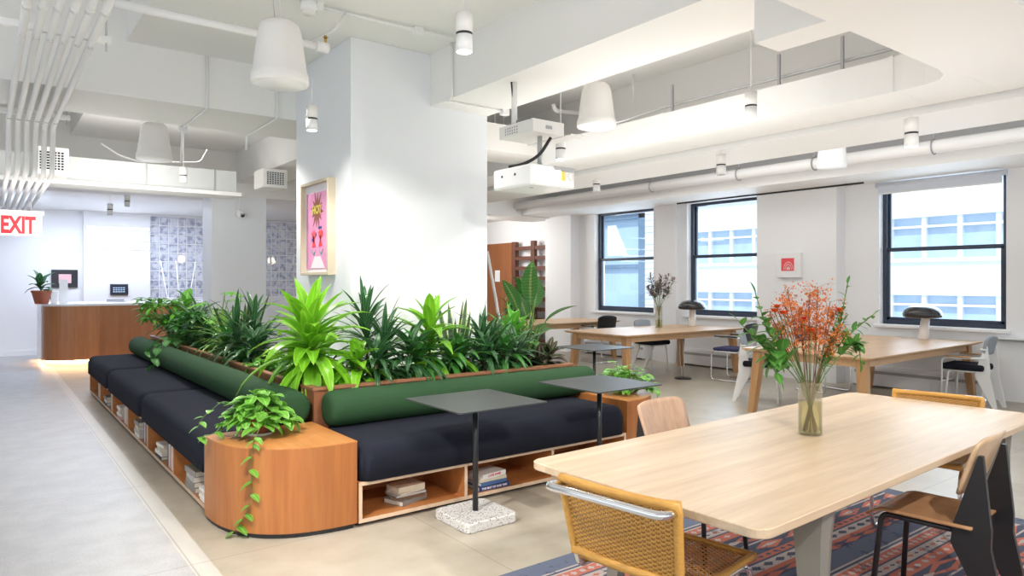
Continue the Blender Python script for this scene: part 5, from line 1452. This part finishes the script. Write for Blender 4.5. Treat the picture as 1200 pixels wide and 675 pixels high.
def spray(k, u, w_, z):
    tip = view_dir(u, w_)+Vector((0, 0, z)); az = math.atan2(tip.y, tip.x)
    t = thing('orange_spray', 'wispy orange spray in the big vase, %s' % sprayl[k], 'flower spray', V, 0, 'orange sprays in the vase')
    st, lf = MB(), MB(); b = in_vase(az); neck = Vector((.035*math.cos(az), .035*math.sin(az), .262))
    st.tube([b, neck, neck.lerp(tip, .6)+Vector((0, 0, .01)), tip], .0022, 5)
    for i in range(30):
        f = rf.uniform(.50, 1); p = neck.lerp(tip, f); d = Vector((rf.uniform(-1, 1), rf.uniform(-1, 1), rf.uniform(-.1, 1.1)))*rf.uniform(.02, .062)
        e = p+d; st.tube([p, p+d*.5+Vector((0, 0, .005)), e], .0008, 3, cap=False)
        for j in range(10):
            c = e+Vector((rf.gauss(0, .011), rf.gauss(0, .011), rf.gauss(0, .011))); az2 = rf.uniform(0, 6.3); el = rf.uniform(-1, 1.3)
            lf.leaf(c, (math.cos(az2)*math.cos(el), math.sin(az2)*math.cos(el), math.sin(el)), rf.uniform(.010, .019), .009, .6, .3, 2, 'oval')
    st.build('stem', 'stem_brown', t); lf.build('florets', 'sprig_orange', t, recalc=False)
sprayl = ['far left', 'left of centre', 'centre left and tall', 'centre, low', 'centre right and tall', 'right of centre', 'far right', 'behind the centre', 'in front at the centre', 'tall at the back', 'low at the right', 'low at the left']
for k, (u, w_, z) in enumerate(((-.20, .0, .60), (-.145, -.04, .66), (-.10, .03, .72), (-.05, -.02, .56), (.045, .02, .73), (.085, -.03, .66), (.13, .04, .60), (-.02, .09, .62), (.0, -.07, .55), (.02, .06, .70), (.10, -.05, .52), (-.17, .05, .53))): spray(k, u, w_, z)
def bloom(lab, u, w_, z, mat, r_=.022):
    tip = view_dir(u, w_)+Vector((0, 0, z)); az = math.atan2(tip.y, tip.x); t = thing('flower', lab, 'flower', V, 0, 'blooms in the vase'); st, lf = MB(), MB()
    st.tube([in_vase(az), Vector((.03*math.cos(az), .03*math.sin(az), .26)), tip], .0022, 5)
    for ring_, n_, e0 in ((1., 9, 10), (.8, 7, 45), (.5, 5, 70)):
        for i in range(n_):
            a = 2*PI*i/n_+ring_*3; e = R(e0); lf.leaf(tip, (math.cos(a)*math.cos(e), math.sin(a)*math.cos(e), math.sin(e)), r_*ring_*1.5, r_*1.0, .3, .2, 3, 'oval')
    st.build('stem', 'stem_green', t); lf.build('petals', mat, t, recalc=False)
bloom('orange bloom at the upper left of the big bouquet', -.175, -.03, .63, 'petal_orange', .024)
bloom('orange bloom at the left edge of the big bouquet', -.195, -.05, .61, 'petal_orange', .026)
bloom('orange bloom just below the left pair in the bouquet', -.155, -.06, .60, 'petal_orange', .026)
bloom('red bloom in the middle of the big bouquet', -.055, -.06, .575, 'petal_red', .018)
bloom('orange bloom low in the middle of the bouquet', -.03, -.08, .52, 'petal_orange', .02)
bloom('orange bloom on the right side of the bouquet', .125, -.04, .615, 'petal_orange', .024)
def branch(lab, pts, nl, L, W, mat='leaf_bouquet', grp='green branches in the vase', org=None, seed=1, side=None):
    rd = random.Random(seed); t = thing('green_branch', lab, 'branch', org if org is not None else V, 0, grp); st, lf = MB(), MB()
    P_ = round_path([Vector(p) for p in pts], .2, 8); st.tube(P_, .0026, 6)
    n = len(P_); k0 = int(n*.42)
    for i in range(nl):
        f = k0+(n-1-k0)*(i+.5)/nl; k = min(int(f), n-2); p = P_[k].lerp(P_[k+1], f-k); h = (P_[k+1]-P_[k]).normalized()
        s_ = h.orthogonal().normalized(); s_ = Matrix.Rotation(i*2.2+rd.uniform(-.4, .4), 3, h) @ s_
        lf.leaf(p, (h*.55+s_*.9).normalized(), L*rd.uniform(.75, 1.2)*(1-.35*i/nl), W*rd.uniform(.8, 1.15)*(1-.3*i/nl), rd.uniform(.3, .9), .2, 6, 'oval')
    lf.leaf(P_[-1], (P_[-1]-P_[-2]), L*.7, W*.6, .3, .2, 6, 'oval')
    st.build('stem', 'stem_green', t); lf.build('foliage', mat, t, recalc=False)
def VB(*uz):     # points given as (to the right, away, up)
    return [view_dir(u, w_)+Vector((0, 0, z)) for u, w_, z in uz]
branch('broad-leaved green branch rising at the left of the bouquet', VB((.02, 0, .02), (-.035, -.01, .26), (-.22, -.04, .50), (-.285, -.04, .70)), 22, .10, .052, seed=2)
branch('green branch leaning far out to the left of the bouquet', VB((.02, 0, .02), (-.035, .0, .26), (-.21, .03, .42), (-.335, .06, .56)), 20, .10, .052, seed=3)
branch('large-leaved green branch drooping low on the left of the bouquet', VB((.02, 0, .02), (-.03, -.02, .26), (-.17, -.07, .44), (-.24, -.10, .40), (-.20, -.12, .30)), 24, .105, .06, seed=4)
branch('tall small-leaved green branch rising at the right of the bouquet', VB((-.02, 0, .02), (.035, -.01, .26), (.13, -.02, .50), (.185, 0, .75)), 34, .062, .032, seed=5)
branch('arching green branch reaching out to the far right of the bouquet', VB((-.02, 0, .02), (.03, .0, .26), (.15, .0, .46), (.26, .03, .54), (.345, .05, .60)), 20, .058, .028, seed=6)
branch('bushy green branch low on the right of the bouquet', VB((-.02, 0, .02), (.03, -.02, .26), (.14, -.05, .42), (.215, -.05, .48), (.225, -.05, .36)), 40, .065, .040, seed=7)
branch('bushy green branch inside the right half of the bouquet', VB((-.02, 0, .02), (.03, .02, .26), (.12, .05, .42), (.19, .05, .56)), 34, .065, .040, seed=8)
for k in range(7):
    a = k*2*PI/7; tag(MB().tube([(.035*math.cos(a+PI+.4), .035*math.sin(a+PI+.4), .02), (.03*math.cos(a), .03*math.sin(a), .26), (.09*math.cos(a), .09*math.sin(a), .46)], .0026, 6).build('bare_twig', 'stem_brown', loc=V), 'bare brown flower stem standing in the big glass vase', 'twig', 'bare stems in the vase')
# mauve bouquet on the middle table
V2 = Vector((8.70, 7.55, .741))
vase('tall_vase', 'tall clear vase with dried mauve stems on the middle oak table', V2, .055, .36, .14)
r2 = random.Random(23)
for k in range(9):
    az = 2*PI*k/9; s_ = r2.uniform(.08, .24); tip = Vector((s_*math.cos(az), s_*math.sin(az), r2.uniform(.62, .86)))
    t = thing('dried_stem', 'dried mauve and green flower stem in the tall vase on the middle table', 'flower', V2, 0, 'dried stems in the tall vase'); st, lf = MB(), MB()
    nk = Vector((.03*math.cos(az), .03*math.sin(az), .36)); st.tube([(-nk.x, -nk.y, .02), nk, tip], .004, 5)
    for i in range(60):
        p = nk.lerp(tip, r2.uniform(.40, 1)); d = Vector((r2.uniform(-1, 1), r2.uniform(-1, 1), r2.uniform(0, 1)))
        lf.leaf(p+d*.04, d.normalized(), .058, .028, .5, .2, 3, 'oval', m='leaf_dark' if (i % 3 == 0 and k % 2) or p.z < .5 else 'sprig_mauve')
    st.build('stem', 'stem_green', t); lf.build('florets', 'sprig_mauve', t, recalc=False)

# ================================================================== LIGHT
w = bpy.data.worlds.new('world'); scene.world = w; w.use_nodes = True
bg = w.node_tree.nodes['Background']; bg.inputs[0].default_value = (.86, .93, 1.0, 1); bg.inputs[1].default_value = 1.05
def spot(q, aim, power, size=R(95), blend=.6, col=(1, .95, .88), r=.03):
    l = bpy.data.lights.new('spot_light', 'SPOT'); l.energy = power; l.spot_size = size; l.spot_blend = blend; l.color = col; l.shadow_soft_size = r
    o = bpy.data.objects.new('spot_light', l); COL.objects.link(o); o.location = Vector(q)-Vector((0, 0, .02))
    d = (Vector(aim)-Vector(q)) if aim else Vector((0, 0, -1))
    o.rotation_euler = d.to_track_quat('-Z', 'Y').to_euler(); return o
for q, aim, p_ in SPOTS: spot(q, aim, p_*.9)
# added spots without lamp bodies over tables and bench, some placed from cast shadows
spot((-.12, 2.5, 3.0), (2.3, 3.7, .0), 340, r=.02, size=R(78), blend=.9); spot((2.75, 4.85, 3.45), (2.7, 4.75, 0), 55, r=.025, size=R(88)); spot((2.0, 7.35, 3.08), (1.95, 7.2, 0), 110, r=.025, size=R(125)); spot((2.0, 9.1, 3.4), (1.95, 9.0, 0), 60, r=.025, size=R(100)); spot((1.6, -.6, 3.0), (2.9, 1.9, .7), 260); spot((5.0, .3, 2.7), (4.3, 1.9, .7), 40); spot((1.85, 5.6, 3.0), (1.8, 5.2, 0), 40, r=.025, size=R(125))
def area(loc, rot, sx, sy, power, col=(1, .97, .93)):  # soft fill lights added with no lamp bodies, several facing up at ceilings
    l = bpy.data.lights.new('area_light', 'AREA'); l.shape = 'RECTANGLE'; l.size = sx; l.size_y = sy; l.energy = power; l.color = col
    o = bpy.data.objects.new('area_light', l); COL.objects.link(o); o.location = loc; o.rotation_euler = rot; return o
area((1.8, 15.4, 2.95), (0, 0, 0), 3.5, 1.6, 105, (.70, .80, 1))
area((4, 18.5, 3.4), (0, 0, 0), 5, 1, 60, (1, .95, .9))
area((7.6, 7.5, 3.5), (0, 0, 0), 1.6, 7, 35)
area((1.4, 9.4, 3.5), (0, 0, 0), 1.6, 1.6, 8)
area((-1.2, 2.6, 3.7), (0, 0, 0), 2, 5, 14)
for a, b in WINS:
    area((10.8, (a+b)/2, 1.9), (0, R(90), 0), 1.9, 1.5, 24, (.80, .90, 1))
area((-1, -5.5, 2.0), (R(90), 0, 0), 9, 3, 30, (1, .98, .95))

area((2.0, 2.6, 1.6), (PI, 0, 0), 5, 5, 24)
area((7.0, 4.0, 1.7), (PI, 0, 0), 4, 7, 32)
area((8.2, 13.0, 2.6), (0, R(-60), 0), 1, 1.5, 40)
area((4.42, 3.6, 1.8), (PI, 0, 0), .8, 5, 8)
area((.6, 9.2, 1.9), (PI, 0, 0), 3, 2, 18)
area((7.7, 3.5, 2.7), (PI, 0, 0), 1.4, 8, 26, (.9, .95, 1))
area((4.42, 4.4, 2.5), (PI, 0, 0), .6, 3, 9)
area((1.2, 9.0, 2.4), (R(95), 0, 0), 2, .8, 16)
sl = bpy.data.lights.new('sun', 'SUN'); sl.energy = 2.2; sl.angle = .02; sl.color = (1, .98, .95)  # sun added to keep the street facade bright
so = bpy.data.objects.new('sun', sl); COL.objects.link(so); so.rotation_euler = Vector((.55, .05, -.8)).to_track_quat('-Z', 'Y').to_euler()
vs = scene.view_settings
vs.view_transform = 'Standard'; vs.look = 'None'; vs.gamma = 1; vs.exposure = .42; vs.use_curve_mapping = False
scene.cycles.use_denoising = True
scene.cycles.max_bounces = 8; scene.cycles.diffuse_bounces = 5; scene.cycles.transparent_max_bounces = 12
scene.cycles.sample_clamp_indirect = 8
